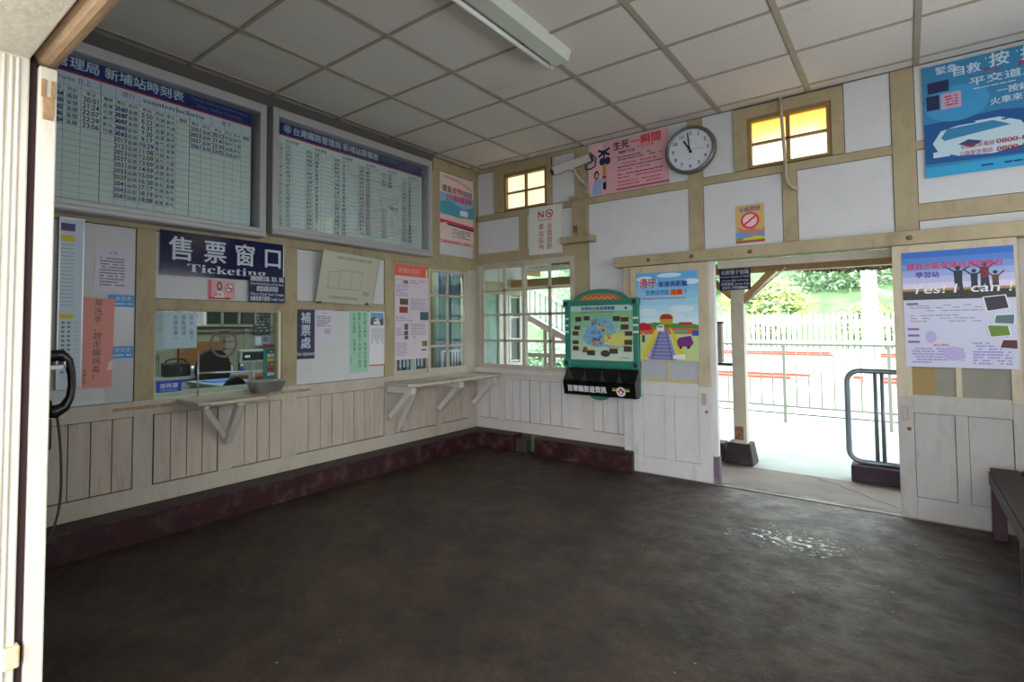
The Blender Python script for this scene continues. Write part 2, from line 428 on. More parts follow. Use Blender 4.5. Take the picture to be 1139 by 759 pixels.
# plinths
b = MB(); b.box(0, .17, -4.4, 0, 0, .160, maroon); b.box(0, .166, -4.4, 0, .160, .165, maroontop)
b.build('baseboard_left', kind='structure', bevel=.006)
b = MB()
b.box(.17, .575, -.17, 0, 0, .160, maroon); b.box(.166, .573, -.166, 0, .160, .165, maroontop)
b.box(.825, 1.79, -.17, 0, 0, .160, maroon); b.box(.825, 1.78, -.166, 0, .160, .165, maroontop)
bro = M('broken_plinth', (62,58,48), .85, .3, 12, .5, grime=(40,20,24), gamt=.6, gscale=8)
b.box(.575, .70, -.12, 0, 0, .13, bro); b.box(.70, .825, -.03, 0, 0, .165, M('gap_light_green', (92,104,82), .9, .2, 14, .3))  # green of outside light showing through the gap, put into the render colour
b.build('baseboard_back', kind='structure', bevel=.006)

# ---- back wall
b = MB()
for (x0,x1,z0,z1) in ((0,.035,0,1.93),(.035,1.19,0,.76),(1.19,2.383,0,1.86),(3.6,XR,0,1.86),(0,.34,1.90,ZC),(.34,.90,1.90,2.47),(.34,.90,2.86,ZC),(.90,2.66,1.86,ZC),(2.66,3.26,1.86,2.47),(2.66,3.26,2.87,ZC),(3.26,XR,1.86,ZC),(2.41,3.6,1.80,1.86)):
    b.box(x0, x1, .014, .10, z0, z1, core)
b.build('wall_back', kind='structure')
b = MB()
for (x0,x1,z0,z1) in ((.03+g,.255-g,2.458+g,2.925-g),(.03+g,.563-g,2.033+g,2.396-g),(.655+g,1.185,2.033+g,2.396-g),(.955+g,1.20-g,2.458+g,2.925),(1.338+g,2.248-g,1.85,2.396-g),(1.338+g,1.70,.762+g,1.85),(1.335+g,2.248-g,2.458+g,2.962),
                      (2.36+g,2.60-g,2.458+g,2.962),(2.36+g,2.922-g,1.84,2.396-g),(3.015+g,3.572-g,1.84,2.396-g),(3.31+g,3.572-g,2.458+g,2.962),(3.693+g,XR,2.035+g,2.40-g),(3.693+g,XR,2.457+g,2.962),(3.693+g,XR,1.84,1.925-g),(4.21+g,XR,.7,1.86)):
    b.box(x0, x1, .006, .014, z0, z1, plaster)
b.build('trim_6', kind='structure')
b = MB()
def putB(B, a, c, z0, z1, m): B.box(a, c, .007+random.uniform(-.001,.001), .0138, z0+.011, z1-.013, m)
for ed in ((.02,.165,.285),(.36,.46,.555,.665),(.6685,.79,.902,1.027,1.238),(1.358,1.451,1.591,1.70),):
    for a, c in zip(ed, ed[1:]): putB(b, a+.0028, c-.0028, .265, .71, boardbk)
for a, c in zip((4.2,4.4,4.6,4.8), (4.4,4.6,4.8,5.0)): putB(b, a+.002, c-.002, .165, .71, boardbk)
b.box(0, 1.70, .0135, .0145, .265, .71, groove)
b.build('trim_7', kind='structure', bevel=.0012)
b = MB()
def tb(x0, x1, z0, z1, m=timber, y=0.0): b.box(x0, x1, y, .014, z0, z1, m)
tb(0,.02,.27,.71, railbk); tb(.285,.36,.27,.71, railbk); tb(.555,.58,.27,.71,railbk) if False else None
tb(1.238,1.358,.27,.705,railbk)
tb(0, 1.70, .165, .272, railbk, -.004); tb(0, 1.64, .70, .762, railbk, -.002)
tb(0, .036, .76, 1.93, timberlo); tb(1.19, 1.338, .76, 2.462, timber, -.002)
tb(0, 1.19, 1.922, 2.033, timber, -.006)
tb(0, 3.575, 2.396, 2.458, timber, .0); tb(3.69, XR, 2.40, 2.457, timber, .0)
tb(.563,.655,2.033,2.396); tb(0,.03,2.033,2.962)
tb(1.20,1.335,2.458,2.962, timber, -.002)
tb(2.248,2.36,1.86,2.962, timber, -.003); tb(2.922,3.015,1.86,2.396, timber, -.002)
tb(3.572,3.693,1.86,2.962, timber, -.004); tb(3.693, XR, 1.925, 2.035)
tb(4.125,4.21,0,1.86, timberlo, -.004)
b.box(.0, 1.2, -.012, .014, 2.925, 2.962, timber)
b.build('trim_8', kind='structure', bevel=.002)
# fluted casing box on the post, with crown and ledge
b = MB()
b.box(1.185, 1.345, -.035, 0, 2.09, 2.445, timber)
for k in range(6): b.box(1.197+k*.025, 1.209+k*.025, -.040, -.035, 2.11, 2.43, timber)
b.box(1.172, 1.358, -.05, 0, 2.445, 2.462, timber); b.box(1.165, 1.365, -.058, 0, 2.462, 2.482, timber)
b.box(1.195, 1.24, -.06, -.03, 2.09, 2.13, timber); b.box(1.205, 1.24, -.052, -.03, 2.13, 2.20, M('worn_wood', (112,84,52), .7, .3, 20))
b.box(1.10, 1.42, -.12, 0, 2.028, 2.088, timber); b.box(1.11, 1.41, -.126, -.11, 2.04, 2.076, timber)
b.build('trim_9', kind='structure', bevel=.004)
# lintel over the sliding doors, with bolt heads; casing boards; jamb
b = MB()
b.box(1.64, XR, -.145, .0, 1.757, 1.846, timber); b.box(2.41, 3.6, .0, .10, 1.77, 1.86, timber)
for x in (1.95, 2.30, 2.72, 3.64): b.lathe([(0,.006),(.012,.006),(.016,.001),(.017,0)], (x,-.145,1.80), M('bolt_brown', (112,88,56), .6), 14, '-y')
b.box(1.705, 1.782, -.098, 0, .165, 1.757, doorp2); b.box(1.694, 1.782, -.10, -.0, .165, .66, doorp)
b.build('trim_10', kind='structure', bevel=.003)
b = MB(); b.box(2.40, 2.449, -.086, -.025, .21, 1.757, doorp); b.box(3.60, 3.66, -.02, .10, .0, 1.757, doorp)
b.box(2.395, 2.455, -.088, -.02, 0, .21, M('faded_purple_paint', (104,84,104), .7, .15, 14, .2, grime=(180,172,170), gamt=.5, gscale=9))
b.box(2.452, 3.60, .012, .03, 1.70, 1.757, timberlo)
b.build('trim_11', kind='structure', bevel=.003)
b = MB(); b.box(1.78, 4.2, -.128, -.118, 0, .008, M('worn_track', (140,134,128), .35, .2, 20, metal=.6)); b.build('trim_12', kind='structure')

# ---- right and front walls (mostly behind the camera)
b = MB(); b.box(XR, XR+.1, -4.62, .1, 0, 2.50, plaster); b.box(XR, XR+.1, -4.62, -1.05, 2.5, 2.86, plaster); b.box(XR, XR+.1, -.30, .1, 2.5, 2.86, plaster); b.box(XR, XR+.1, -4.62, .1, 2.86, 3.04, plaster)
b.box(XR-.008, XR, -4.4, 0, .165, .8, board); b.box(XR-.02, XR, -4.4, 0, .8, .88, timber)
b.build('wall_right', kind='structure')
w5 = MB(); w5.box(XR-.006, XR+.06, -1.05, -.30, 2.50, 2.53, timber); w5.box(XR-.006, XR+.06, -1.05, -.30, 2.83, 2.86, timber)
for y in (-1.05, -.69, -.33): w5.box(XR-.006, XR+.06, y, y+.03, 2.53, 2.83, timber)
w5 = w5.build('window_6', kind='structure', at=(XR, -.7, 2.6))
p = MB(); p.box(XR+.02, XR+.026, -1.02, -.33, 2.53, 2.83, GLOW2); p.build('pane', w5, (XR,-.7,2.6))
b = MB(); b.box(-.09, 2.262, -4.62, -4.42, 0, 3.04, plaster); b.box(4.45, XR+.1, -4.62, -4.42, 0, 3.04, plaster); b.box(2.262, 4.45, -4.62, -4.42, 1.86, 3.04, plaster)
b.build('wall_front', kind='structure')
jam = M('bright_jamb_paint', (200,194,180), .5, .06, 5, .25, grime=(150,120,86), gamt=.3, gscale=7, stretch=(2.2,2.2,.35))
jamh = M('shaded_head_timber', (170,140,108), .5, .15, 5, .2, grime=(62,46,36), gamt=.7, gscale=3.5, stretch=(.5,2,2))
b = MB()      # outer jamb with vertical mouldings and outer head
b.box(2.20, 2.296, -4.76, -4.418, 0, 1.86, jam)
for y in (-4.437, -4.447, -4.459, -4.475, -4.50, -4.55): b.box(2.294, 2.3005, y-.0035, y+.0035, 0, 1.765, jam)
b.box(2.20, 4.5, -4.76, -4.418, 1.768, 1.86, jam); b.box(4.45, 4.55, -4.76, -4.418, 0, 1.86, jam)
b.box(2.285, 2.309, -4.437, -4.412, .60, .64, M('rusty_stop', (206,186,150), .6, .2, 60, grime=(190,96,30), gamt=.8, gscale=30))
b.build('door_3', kind='structure', bevel=.004)
b = MB()      # rounded head track
pr = [(2.2, -4.366-.022+.022*math.cos(a) if False else -4.388+.024*math.cos(a), 1.792+.026*math.sin(a)) for a in [PI+PI*i/8 for i in range(9)]]
pr = [(2.2,-4.412,1.86)]+pr+[(2.2,-4.364,1.86)]
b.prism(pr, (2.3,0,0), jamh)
b.build('trim_13', kind='structure')
b = MB(); b.box(2.19, 2.285, -4.42, -4.405, 0, 1.86, M('dark_slot', (40,16,22), .8)); b.build('trim_14', kind='structure')
# sliding leaf of the entrance, its edge showing
leafp = M('bright_leaf_paint', (196,188,174), .5, .07, 6, .25, grime=(130,96,60), gamt=.4, gscale=8, stretch=(2,2,.4))
d4 = MB(); d4.box(1.30, 2.298, -4.404, -4.373, .012, 1.762, leafp)
d4 = d4.build('door_4', kind='structure', at=(1.8,-4.39,0), bevel=.003)
h = MB(); wdw = M('bare_latch_wood', (150,118,82), .7, .3, 30, .4)
h.box(2.297, 2.3015, -4.397, -4.380, 1.655, 1.70, wdw); h.box(2.297, 2.3025, -4.400, -4.394, 1.70, 1.735, wdw); h.box(2.297, 2.3025, -4.384, -4.378, 1.70, 1.735, wdw)
h.build('latch_plate', d4, (1.8,-4.39,0), label='worn wooden latch block')

# ---- window_1: four by four sliding sashes in the back wall
w = MB()
w.box(.036,.062,-.008,.05,.80,1.922,timberlo); w.box(1.183,1.19,-.004,.05,.80,1.922,timberlo); w.box(.036,1.19,-.008,.05,1.90,1.922,timberlo); w.box(-.0,1.16,-.05,.05,.76,.80,railbk); w.box(.03,1.19,-.03,.05,.80,.812,railbk)
w = w.build('window_1', kind='structure', at=(.6,0,.8), bevel=.002)
def sash(x0, x1, y, cols, name, m=timberlo):
    s = MB(); z0, z1 = .812, 1.90; zr = (.85,1.092,1.098)
    s.box(x0, x0+.035, y, y+.025, z0, z1, m); s.box(x1-.035, x1, y, y+.025, z0, z1, m); s.box(x0+.035, x1-.035, y, y+.025, z0, z0+.036, m); s.box(x0+.035, x1-.035, y, y+.025, z1-.035, z1, m)
    for c in cols: s.box(c-.015, c+.015, y+.003, y+.022, z0+.036, z1-.035, m)
    for z in (1.098, 1.371, 1.630): s.box(x0+.035, x1-.035, y+.003, y+.022, z-.013, z+.013, m)
    s = s.build('sash', w, (.6,0,.8), bevel=.0015)
    p = MB(); p.box(x0+.03, x1-.03, y+.011, y+.014, z0+.03, z1-.03, GLASS); p.build('pane', s, (.6,0,.8))
    s.location = (0,0,0)
sash(.062, .635, .012, (.361,), 'a', timberlo); sash(.600, 1.183, -.016, (.920,), 'b', timberlo)

# ---- window_2 and window_3: high windows with glowing yellowed panes
def highwin(nm, x0, x1, z0, z1, fx0, fx1, fz0, fz1, mat):
    cx = (x0+x1)/2; s = MB()
    # outer casing
    s.box(fx0, x0-.03, -.012, .02, fz0, 2.95, timber); s.box(x1+.03, fx1, -.012, .02, fz0, 2.95, timber); s.box(fx0, fx1, -.014, .02, z1+.03, 2.95, timber)
    s = s.build(nm, kind='structure', at=(cx,0,2.6), bevel=.003)
    q = MB(); br = M('brown_sash', (146,118,70), .6, .12, 8)
    q.box(x0-.03, x0, .0, .06, z0-.02, z1+.03, br); q.box(x1, x1+.03, .0, .06, z0-.02, z1+.03, br); q.box(x0, x1, .0, .06, z0-.02, z0, br); q.box(x0, x1, .0, .06, z1, z1+.03, br)
    q.box(cx-.013, cx+.013, .02, .055, z0, z1, br); q.box(x0, x1, .02, .055, (z0+z1)/2-.010, (z0+z1)/2+.010, br)
    q = q.build('sash', s, (cx,0,2.6), bevel=.002)
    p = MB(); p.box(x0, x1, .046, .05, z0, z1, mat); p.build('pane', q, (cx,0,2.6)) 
    return s
highwin('window_2', .405, .870, 2.485, 2.825, .255, .955, 2.46, 2.94, GLOW2)
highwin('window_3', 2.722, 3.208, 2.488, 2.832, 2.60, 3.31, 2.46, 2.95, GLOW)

# ---- window_4: office window on the left wall (2 x 4 panes each side)
w = MB()
for y0, y1 in ((-1.24,-1.205),(-.172,-.138)): w.box(-.08,-.002,y0,y1,.76,1.858,timberlo)
w.box(-.08,.003,-1.235,-.14,.760,.785,timberlo); w.box(-.08,.003,-1.235,-.14,1.832,1.857,timber)
w = w.build('window_4', kind='structure', at=(0,-.7,.8), bevel=.002)
for y0, y1, x in ((-1.205,-.735,-.03),(-.765,-.172,-.008)):
    s = MB(); z0, z1 = .785, 1.832
    s.box(x-.022, x, y0, y0+.035, z0, z1, timberlo); s.box(x-.022, x, y1-.03, y1, z0, z1, timberlo); s.box(x-.022, x, y0+.035, y1-.03, z0, z0+.05, timberlo); s.box(x-.022, x, y0+.035, y1-.03, z1-.03, z1, timberlo)
    yc = (y0+y1)/2; s.box(x-.02, x-.002, yc-.014, yc+.014, z0+.05, z1-.03, timberlo)
    for z in (1.052, 1.307, 1.563): s.box(x-.02, x-.002, y0+.035, y1-.03, z-.011, z+.011, timberlo)
    s = s.build('sash', w, (0,-.7,.8), bevel=.0015)
    p = MB(); p.box(x-.013, x-.010, y0+.03, y1-.025, z0+.045, z1-.025, GLASSDIM); p.build('pane', s, (0,-.7,.8))

# ---- window_5: the ticket window
w = MB(); cr2 = M('cream_reveal', (190,180,140), .5, .08, 8)
w.box(-.09,-.001,-3.30,-3.292,TZ0,TZ1,cr2); w.box(-.09,-.001,-2.416,-2.405,TZ0,TZ1,cr2); w.box(-.02,.003,-2.430,-2.416,TZ0,TZ1,M('pale_bead', (226,222,204), .4)); w.box(-.09,-.001,-3.298,-2.407,TZ1-.012,TZ1-.0005,timber); w.box(-.09,-.019,-3.298,-2.407,TZ0-.001,TZ0+.003,timberlo)
w = w.build('window_5', kind='structure', at=(0,-2.85,.8), bevel=.0015)
p = MB(); p.box(-.045,-.040,-3.292,-2.420,TZ0,TZ1-.012,GLASS); p.build('pane', w, (0,-2.85,.8))
# ================================================================== BOARDS, SIGNS, POSTERS
def board_case(nm, y0, y1, z0, z1, label, sheet):
    X = .12; cy = (y0+y1)/2
    t = thing(nm, label, 'notice board', (0, cy, z0))
    f = MB()
    f.box(.0, X, y0, y0+.05, z0, z1, alud); f.box(.0, X, y1-.05, y1, z0, z1, alud); f.box(.0, X, y0+.05, y1-.05, z1-.062, z1, alud)
    f.box(.0, X, y0+.05, y1-.05, z0, z0+.062, alud); f.box(.0, X+.006, y0+.01, y1-.01, z0+.028, z0+.036, alu)
    f.box(X, X+.01, y0+.0, y1-.0, z0+.005, z0+.03, alud)
    f.box(.0, .012, y0+.05, y1-.05, z0+.06, z1-.06, M('case_back', (92,104,104), .7))
    f.build('frame', t, (0, cy, z0), bevel=.003)
    g = MB(); m = y0+(y1-y0)*.56
    g.box(X-.03, X-.026, y0+.05, y1-.05, z0+.06, z1-.06, CASEGLASS); g.build('glass', t, (0, cy, z0))
    sheet(t, y0, y1, z0, z1)
    return t
SHEET = M('timetable_sheet', (212,224,222), .5, .03, 3); SHEETG = F('sheet_line', (124,140,140)); SH2 = F('sheet_top', (206,212,226))
BROWN = F('brown_ink', (92,74,74)); INK = F('blue_ink', (48,62,140)); INK2 = F('dull_ink', (58,64,96)); CELL = F('cell', (160,170,180))
def sheet1(t, y0, y1, z0, z1):
    w = 1.52; c = Card(w, .84, SHEET, .004); c.dz = .00002; a = y1-.075-w
    # header band
    c.up(); c.rect(0, 0, 1, .125, NAVY); c.rect(0, .125, 1, .137, RED); c.rect(0, .137, 1, .225, SH2)
    c.up(); c.text('台灣鐵路管理局 新埔站時刻表', .03, .093, .068, LET, bold=.03, fitw=.66)
    c.text('Taiwan Railway Administration', .85, .055, .026, F('dimlet', (120,128,170)), 'c', fitw=.26); c.text('Xinpu Station Timetable', .85, .10, .026, MATS['print_dimlet'], 'c', fitw=.21)
    vis = .435
    for u, s1 in ((.22,'順行 clockwise'), (.325,'北上')): c.text(s1, u, .190, .035, F('seriftext', (84,92,116)), 'c')
    c.text('逆行', .475, .190, .035, MATS['print_seriftext'], 'c'); c.text(serif('counterclockwise'), .655, .192, .040, MATS['print_seriftext'], 'c', fitw=.25); c.text('南下', .88, .190, .035, MATS['print_seriftext'], 'c')
    cols = [0,.06,.12,.20,.26,.32,.385,.445,.51,.585,.645,.70,.765,.82,.885,.94,1.0] 
    edges = [0,.055,.11,.165,.215,.26,.315,.38,.43,.47,.515,.575,.615,.66,.715,.765,.81,.87,.91,.95,1]
    n = 17
    for i in range(n+1):
        v = .225+(1-.24)*i/n; c.line(0, v, 1, v, .0016, SHEETG)
    for e in edges[1:-1]: c.line(e, .14, e, .985, .0016, SHEETG)
    for e in (.38,.715): c.line(e, .137, e, .985, .003, BROWN)
    for i, e in enumerate(edges[:-1]):
        c.text('車次種類開往起站終站附記'[i%6*2:i%6*2+2], (e+edges[i+1])/2, .258, .024, INK2, 'c')
    rows = lambda i: .225+(1-.24)*(i+.80)/n
    nos1 = ['2554','2558','2562','2626','2564']; tm1 = ['20:01','21:24','22:07','22:29','23:06']
    nos2 = ['2503','2507','2007','2011','2013','2017','2121','2023','2027','2031','2033','2037','2041','2043','2047']
    tm2 = ['5:50','6:22','6:35','7:20','9:17','10:29','11:08','12:09','13:09','14:09','15:09','16:28','17:17','18:19','19:08']
    nos3 = ['2051','2053','2057','2061']; tm3 = ['20:12','21:41','22:20','23:02']
    st = ['新竹','彰化','竹南','新竹','苗栗','后里']
    for (k0, nos, tms) in ((0,nos1[:],['06:%02d'%(7*i) for i in range(5)]), (4,nos1,tm1), (8,nos2,tm2), (14,nos3,tm3)):
        n0 = min(k0, 99)
        es = edges[k0:k0+6]
        for i, (a_, b_) in enumerate(zip(nos, tms)):
            v = rows(i+1); bl = INK if (i*7+k0) % 3 else BROWN
            c.text(a_, (es[0]+es[1])/2, v, .034, INK if i % 3 != 2 else BROWN, 'c', bold=.012)
            c.text('區間', (es[1]+es[2])/2, v, .026, INK, 'c')
            c.text(b_, (es[2]+es[3])/2, v, .036, bl if i % 2 else BROWN, 'c', bold=.012)
            c.text(st[(i+k0)%6], (es[3]+es[4])/2, v, .026, INK, 'c'); c.text(st[(i*5+k0+1)%6], (es[4]+es[5])/2, v, .026, BROWN if i % 2 else INK, 'c')
    place(c, 'timetable_sheet', 'L', a, z0+.072, .03, parent=t)
def sheet2(t, y0, y1, z0, z1):
    w = 1.585; c = Card(w, .815, SHEET, .004); c.dz = .00002; a = y0+.075
    c.up(); c.rect(0, 0, 1, .125, NAVY); c.rect(0, .125, 1, .137, RED)
    c.up(); c.ring(.062, .062, .038, .008, LET); c.rect(.052,.045,.072,.052,LET); c.rect(.059,.045,.065,.08,LET); c.rect(.050,.06,.074,.066,LET); c.rect(.050,.074,.074,.081,LET)
    c.text('台灣鐵路管理局 新埔站票價表', .095, .093, .066, LET, bold=.03, fitw=.55)
    c.text('Taiwan Railway Administration', .845, .055, .026, MATS['print_dimlet'], 'c', fitw=.24); c.text('Xinpu Station Price Table', .845, .10, .026, MATS['print_dimlet'], 'c', fitw=.18)
    n = 19
    for i in range(n+1):
        v = .205+(1-.22)*i/n; c.line(0, v, 1, v, .0014, SHEETG)
    cu = [0,.165,.335,.50,.665,.825,1]
    for k in range(6):
        for q in (.25,.55,1): 
            if k < 5 or q < 1: c.line(cu[k]+.165*q, .205, cu[k]+.165*q, .985, .0014, SHEETG)
        c.text('站名票價', cu[k]+.09, .19, .028, INK2, 'c')
    rnd = random.Random(3); stn = '台北松山樹林桃園中壢新竹竹南談文大山後龍白沙清水沙鹿大甲日南苑裡通霄追分成功彰化員林斗六嘉義南投'
    starts = [(221,-6),(120,-7),(11,8),(172,10),(0,0),(37,7)]
    for k in range(6):
        for i in range(19 if k < 3 else 18):
            v = .205+(1-.22)*(i+.82)/n
            if k == 4:
                if 4 <= i < 9: continue
                if i == 9: c.text('月台票', cu[k]+.10, v, .03, INK2, 'c'); continue
            s2 = rnd.randrange(0, len(stn)-2, 2)
            c.text(stn[s2:s2+2], cu[k]+.02, v, .025, INK2, 'c')
            if k == 4 and i > 9: continue
            b_, d_ = starts[k]; val = abs(b_+d_*i) if k != 4 else 320-20*i
            c.text(str(val), cu[k]+.065, v, .032, INK if rnd.random() < .2 else BROWN, 'c', bold=.012)
    place(c, 'fare_sheet', 'L', a, z0+.072, .03, parent=t)
board_case('timetable_board', -4.32, -2.612, 1.888, 2.846, 'aluminium framed train timetable case, left one of the two wall cases, with many departure times', sheet1)
board_case('fare_board', -2.562, -.838, 1.922, 2.858, 'aluminium framed fare table case with round railway emblem, right one of the two wall cases', sheet2)

# Ticketing sign
c = Card(.88, .285, F('glossy_navy', (20,18,66)), .012); c.up()
for ch, u in zip('售票窗口', (.14,.40,.645,.895)): c.text(ch, u, .60, .46, LET, 'c', bold=.030)
c.text(serif('Ticketing'), .51, .90, .215, LET, 'c', fitw=.64, bold=.006); c.rect(.992,.0,1,1,W_)
place(c, 'ticketing_sign', 'L', -3.278, 1.583, .002, 'large navy ticketing sign with white characters above the ticket window', 'sign')
MATS['print_glossy_navy'].node_tree.nodes['Principled BSDF'].inputs['Roughness'].default_value = .12
c = Card(.29, .195, NAVY2, .006); c.up()
c.text('請檢查開往日期、車次、車站', .5, .20, .17, LET, 'c', fitw=.92, bold=.03); c.text(serif('Please Check Boarding Date and Train Number'), .5, .35, .10, LET, 'c', fitw=.92)
c.text('請當面點清票款', .5, .57, .17, LET, 'c', fitw=.60, bold=.03); c.text(serif('Please Check Your Change'), .5, .74, .12, LET, 'c', fitw=.92)
c.text('自動售票不接受', .30, .94, .16, LET, 'c', fitw=.52, bold=.03); c.text(serif('Credit Card'), .77, .93, .13, LET, 'c', fitw=.40)
place(c, 'notice_sign', 'L', -2.682, 1.428, .016, 'small navy notice about checking tickets and change, under the right end of the ticketing sign', 'sign')
# pink no-smoking sticker
SKIN = F('skin', (206,160,140)); HAIR = F('hair', (44,30,30)); DRESS = F('pale_blue_cloth', (150,170,214)); LPK = F('pale_pink', (232,196,206))
c = Card(.186, .128, PINK, .001); c.up(); c.rect(0,0,.1,1,F('deep_pink', (216,92,116))); c.poly([(.1,.9),(.85,.9),(.80,1),(0,1),(0,.9)], RED); c.ell(.40,.30,.10,.24,HAIR); c.poly([(.22,.92),(.28,.62),(.40,.55),(.55,.62),(.60,.92)], W_)
c.up(); c.ell(.40,.30,.06,.15,SKIN); c.ell(.78,.38,.17,.25,W_); c.text('禁菸', .35, .82, .16, RED, 'c', bold=.02)
c.up(); c.ring(.78,.38,.24,.05,RED); c.rect(.66,.37,.90,.42,BLK); c.up(); c.line(.69,.22,.87,.54,.008,RED)
place(c, 'no_smoking_sticker', 'L', -2.962, 1.440, .0, 'small pink no smoking sticker with a woman, below the ticketing sign', 'sticker')
# taped paper and blue information plate on the ticket glass
c = Card(.208, .235, F('pale_blue_paper', (174,200,214)), .001); c.up()
for i, s_ in enumerate(('北上、南下','旅客請過','天橋在第一')): c.vtext(s_, .83-.24*i, .08+.0*i, .125, F('grey_ink', (72,84,104)), 1.15)
place(c, 'taped_notice', 'L', -3.228, 1.108, -.036, 'pale blue handwritten paper taped inside the ticket window glass, three columns of characters', 'notice', tilt=.02)
c = Card(.062, .25, F('see_through_paper', (166,186,188)), .001); c.up(); c.vtext('的月台', .5, .1, .125, F('faint_ink', (132,150,160)), 1.2)
place(c, 'taped_notice', 'L', -3.292, 1.10, -.036, 'narrow faded paper strip at the left edge of the ticket window glass', 'notice')
c = Card(.152, .064, F('info_blue', (28,70,190), .3), .004); c.up(); c.text('服務臺', .5, .58, .42, LET, 'c', fitw=.72, bold=.02); c.text('Information', .5, .90, .24, LET, 'c', fitw=.66)
place(c, 'information_plate', 'L', -3.286, .838, .002, 'small bright blue information plate in the lower left corner of the ticket window', 'sign')

# railway emblem on the glass
e = MB(); EM = M('brown_emblem', (122,104,100), .5); cy, cz, X = -2.832, 1.135, -.036
R_ = .092
e.tube([(X, cy+R_*math.cos(2*PI*i/40), cz+R_*math.sin(2*PI*i/40)) for i in range(40)], .0085, EM, 8, closed=True)
e.box(X-.004, X+.004, cy-.045, cy+.045, cz+.045, cz+.058, EM); e.box(X-.004, X+.004, cy-.009, cy+.009, cz-.05, cz+.05, EM)
e.box(X-.004, X+.004, cy-.088, cy+.088, cz+.006, cz+.018, EM); e.box(X-.004, X+.004, cy-.080, cy+.080, cz-.045, cz-.033, EM)
e.box(X-.004, X+.004, cy-.03, cy-.018, cz+.018, cz+.045, EM)
e.build('railway_emblem', at=(X,cy,cz), label='round brown railway emblem fixed to the ticket window glass', cat='emblem')

# notices in the left bay
c = Card(.12, .96, alu, .025); c.up(); c.rect(.06,.01,.94,.99,F('blueish_white', (196,212,228)))
c.up(); c.rect(.05,.035,.62,.075,NAVY); c.rect(.05,.075,.62,.080,RED); c.rect(.05,.105,.62,.14,YEL); c.rect(.05,.565,.62,.59,YEL)
for i in range(17): c.rect(.08,.16+i*.022,.60,.1625+i*.022,GREY)
for i in range(12):
    c.ell(.22,.615+i*.026,.07,.007,GREY,10); c.ell(.45,.615+i*.026,.07,.007,GREY,10); c.rect(.66,.612+i*.026,.86,.6145+i*.026,F('soft_blue',(130,160,210)))
place(c, 'timetable_whiteboard', 'L', -3.812, .905, .0, 'tall narrow whiteboard with yellow headed tables, leftmost on the ticket office wall', 'notice board')
LAV = F('lavender_paper', (206,202,220)); 
c = Card(.19, .265, LAV, .001); c.up(); c.text('公 告', .5, .13, .06, BLK, 'c'); c.greek(.14,.20,.84,.86,10,GREY,.9)
place(c, 'posted_notice', 'L', -3.632, 1.455, -.007, 'lavender printed notice pinned high on the panel left of the ticket window', 'notice', tilt=-.01)
for z, nm in ((1.105+.0,'upper'),(.775+.0,'lower')): pass
for z0, lab in ((1.108,'blue headed clear document pocket, upper of two beside the pink banner'),(.79+.0,'blue headed clear document pocket, lower of two beside the pink banner')):
    c = Card(.142, .335, F('clear_sleeve', (190,192,196), .25), .001); c.up(); c.rect(0,0,1,.215,F('sky_blue', (76,150,214))); c.up(); c.text('意見表', .6, .10, .07, LET, 'c'); c.greek(.25,.13,.95,.19,1,LET)
    place(c, 'document_pocket', 'L', -3.560, z0-.0 if z0 > 1 else .80, -.0075, lab, 'document pocket')
c = Card(.175, .52, F('salmon_paper', (216,146,134)), .001); c.up(); c.vtext('常洗手、趕走腸病毒！', .52, .015, .082, F('brown_ink2', (92,60,66)), 1.13); c.vtext('新埔公告', .2, .80, .035, MATS['print_brown_ink2'], 1.15)
c.poly([(.9,.72),(1,.70),(1,.80),(.85,.82)], LPK)
place(c, 'handwashing_banner', 'L', -3.708, .902, -.002, 'long salmon pink handwritten banner about washing hands, left of the ticket window', 'banner', tilt=-.02)
# fare adjustment bay
c = Card(.163, .388, NAVY2, .004); c.up(); c.vtext('補票處', .5, .06, .225, LET, 1.12, bold=.02); c.text(serif('Fare Adjustment'), .5, .93, .085, LET, 'c', fitw=.98)
place(c, 'fare_adjustment_sign', 'L', -2.270, .998, -.006, 'narrow navy vertical fare adjustment sign with three white characters', 'sign')
c = Card(.188, .272, LAV, .001); c.up(); c.text('公 告', .45, .11, .06, GREY, 'c'); c.greek(.08,.16,.80,.50,6,GREY,.9); c.greek(.45,.55,.80,.72,3,GREY,.9)
place(c, 'posted_notice', 'L', -2.098, 1.112, -.007, 'lavender printed notice next to the navy fare adjustment sign', 'notice', tilt=.005)
c = Card(.205, .53, F('mint_paper', (160,206,178)), .001); c.up()
G2 = F('dark_green_ink', (54,92,84))
c.vtext('每日關心老年、乘物多多看看', .82, .03, .062, G2, 1.12); c.vtext('搭乘火車請遵守先後上下秩序', .52, .03, .062, G2, 1.12); c.vtext('人物主管理、台灣第一', .24, .03, .062, G2, 1.12); c.vtext('新埔站', .06, .74, .03, G2, 1.15)
place(c, 'mint_notice', 'L', -1.748, .855, -.006, 'mint green sheet with three columns of handwritten characters', 'notice', tilt=.012)
c = Card(.178, .485, W_, .001); c.up(); c.rect(.05,.03,.92,.26,F('photo_sky', (120,160,196))); c.poly([(.05,.16),(.3,.10),(.6,.17),(.92,.12),(.92,.26),(.05,.26)], F('photo_land', (84,96,90)))
c.up(); c.poly([(.25,.24),(.30,.15),(.45,.13),(.6,.16),(.72,.25)], W_); c.poly([(.30,.17),(.44,.15),(.46,.18),(.32,.19)], BLK)
for i in range(7): c.vtext('火車旅遊資訊服務'[:7-(i%3)], .88-.12*i, .30, .038, GREY, 1.15)
c.rect(0,.975,1,1,F('orange', (222,90,50)))
place(c, 'train_flyer', 'L', -1.534, .903, -.006, 'white flyer with a photo of a white train and an orange bottom edge', 'flyer', tilt=-.008)
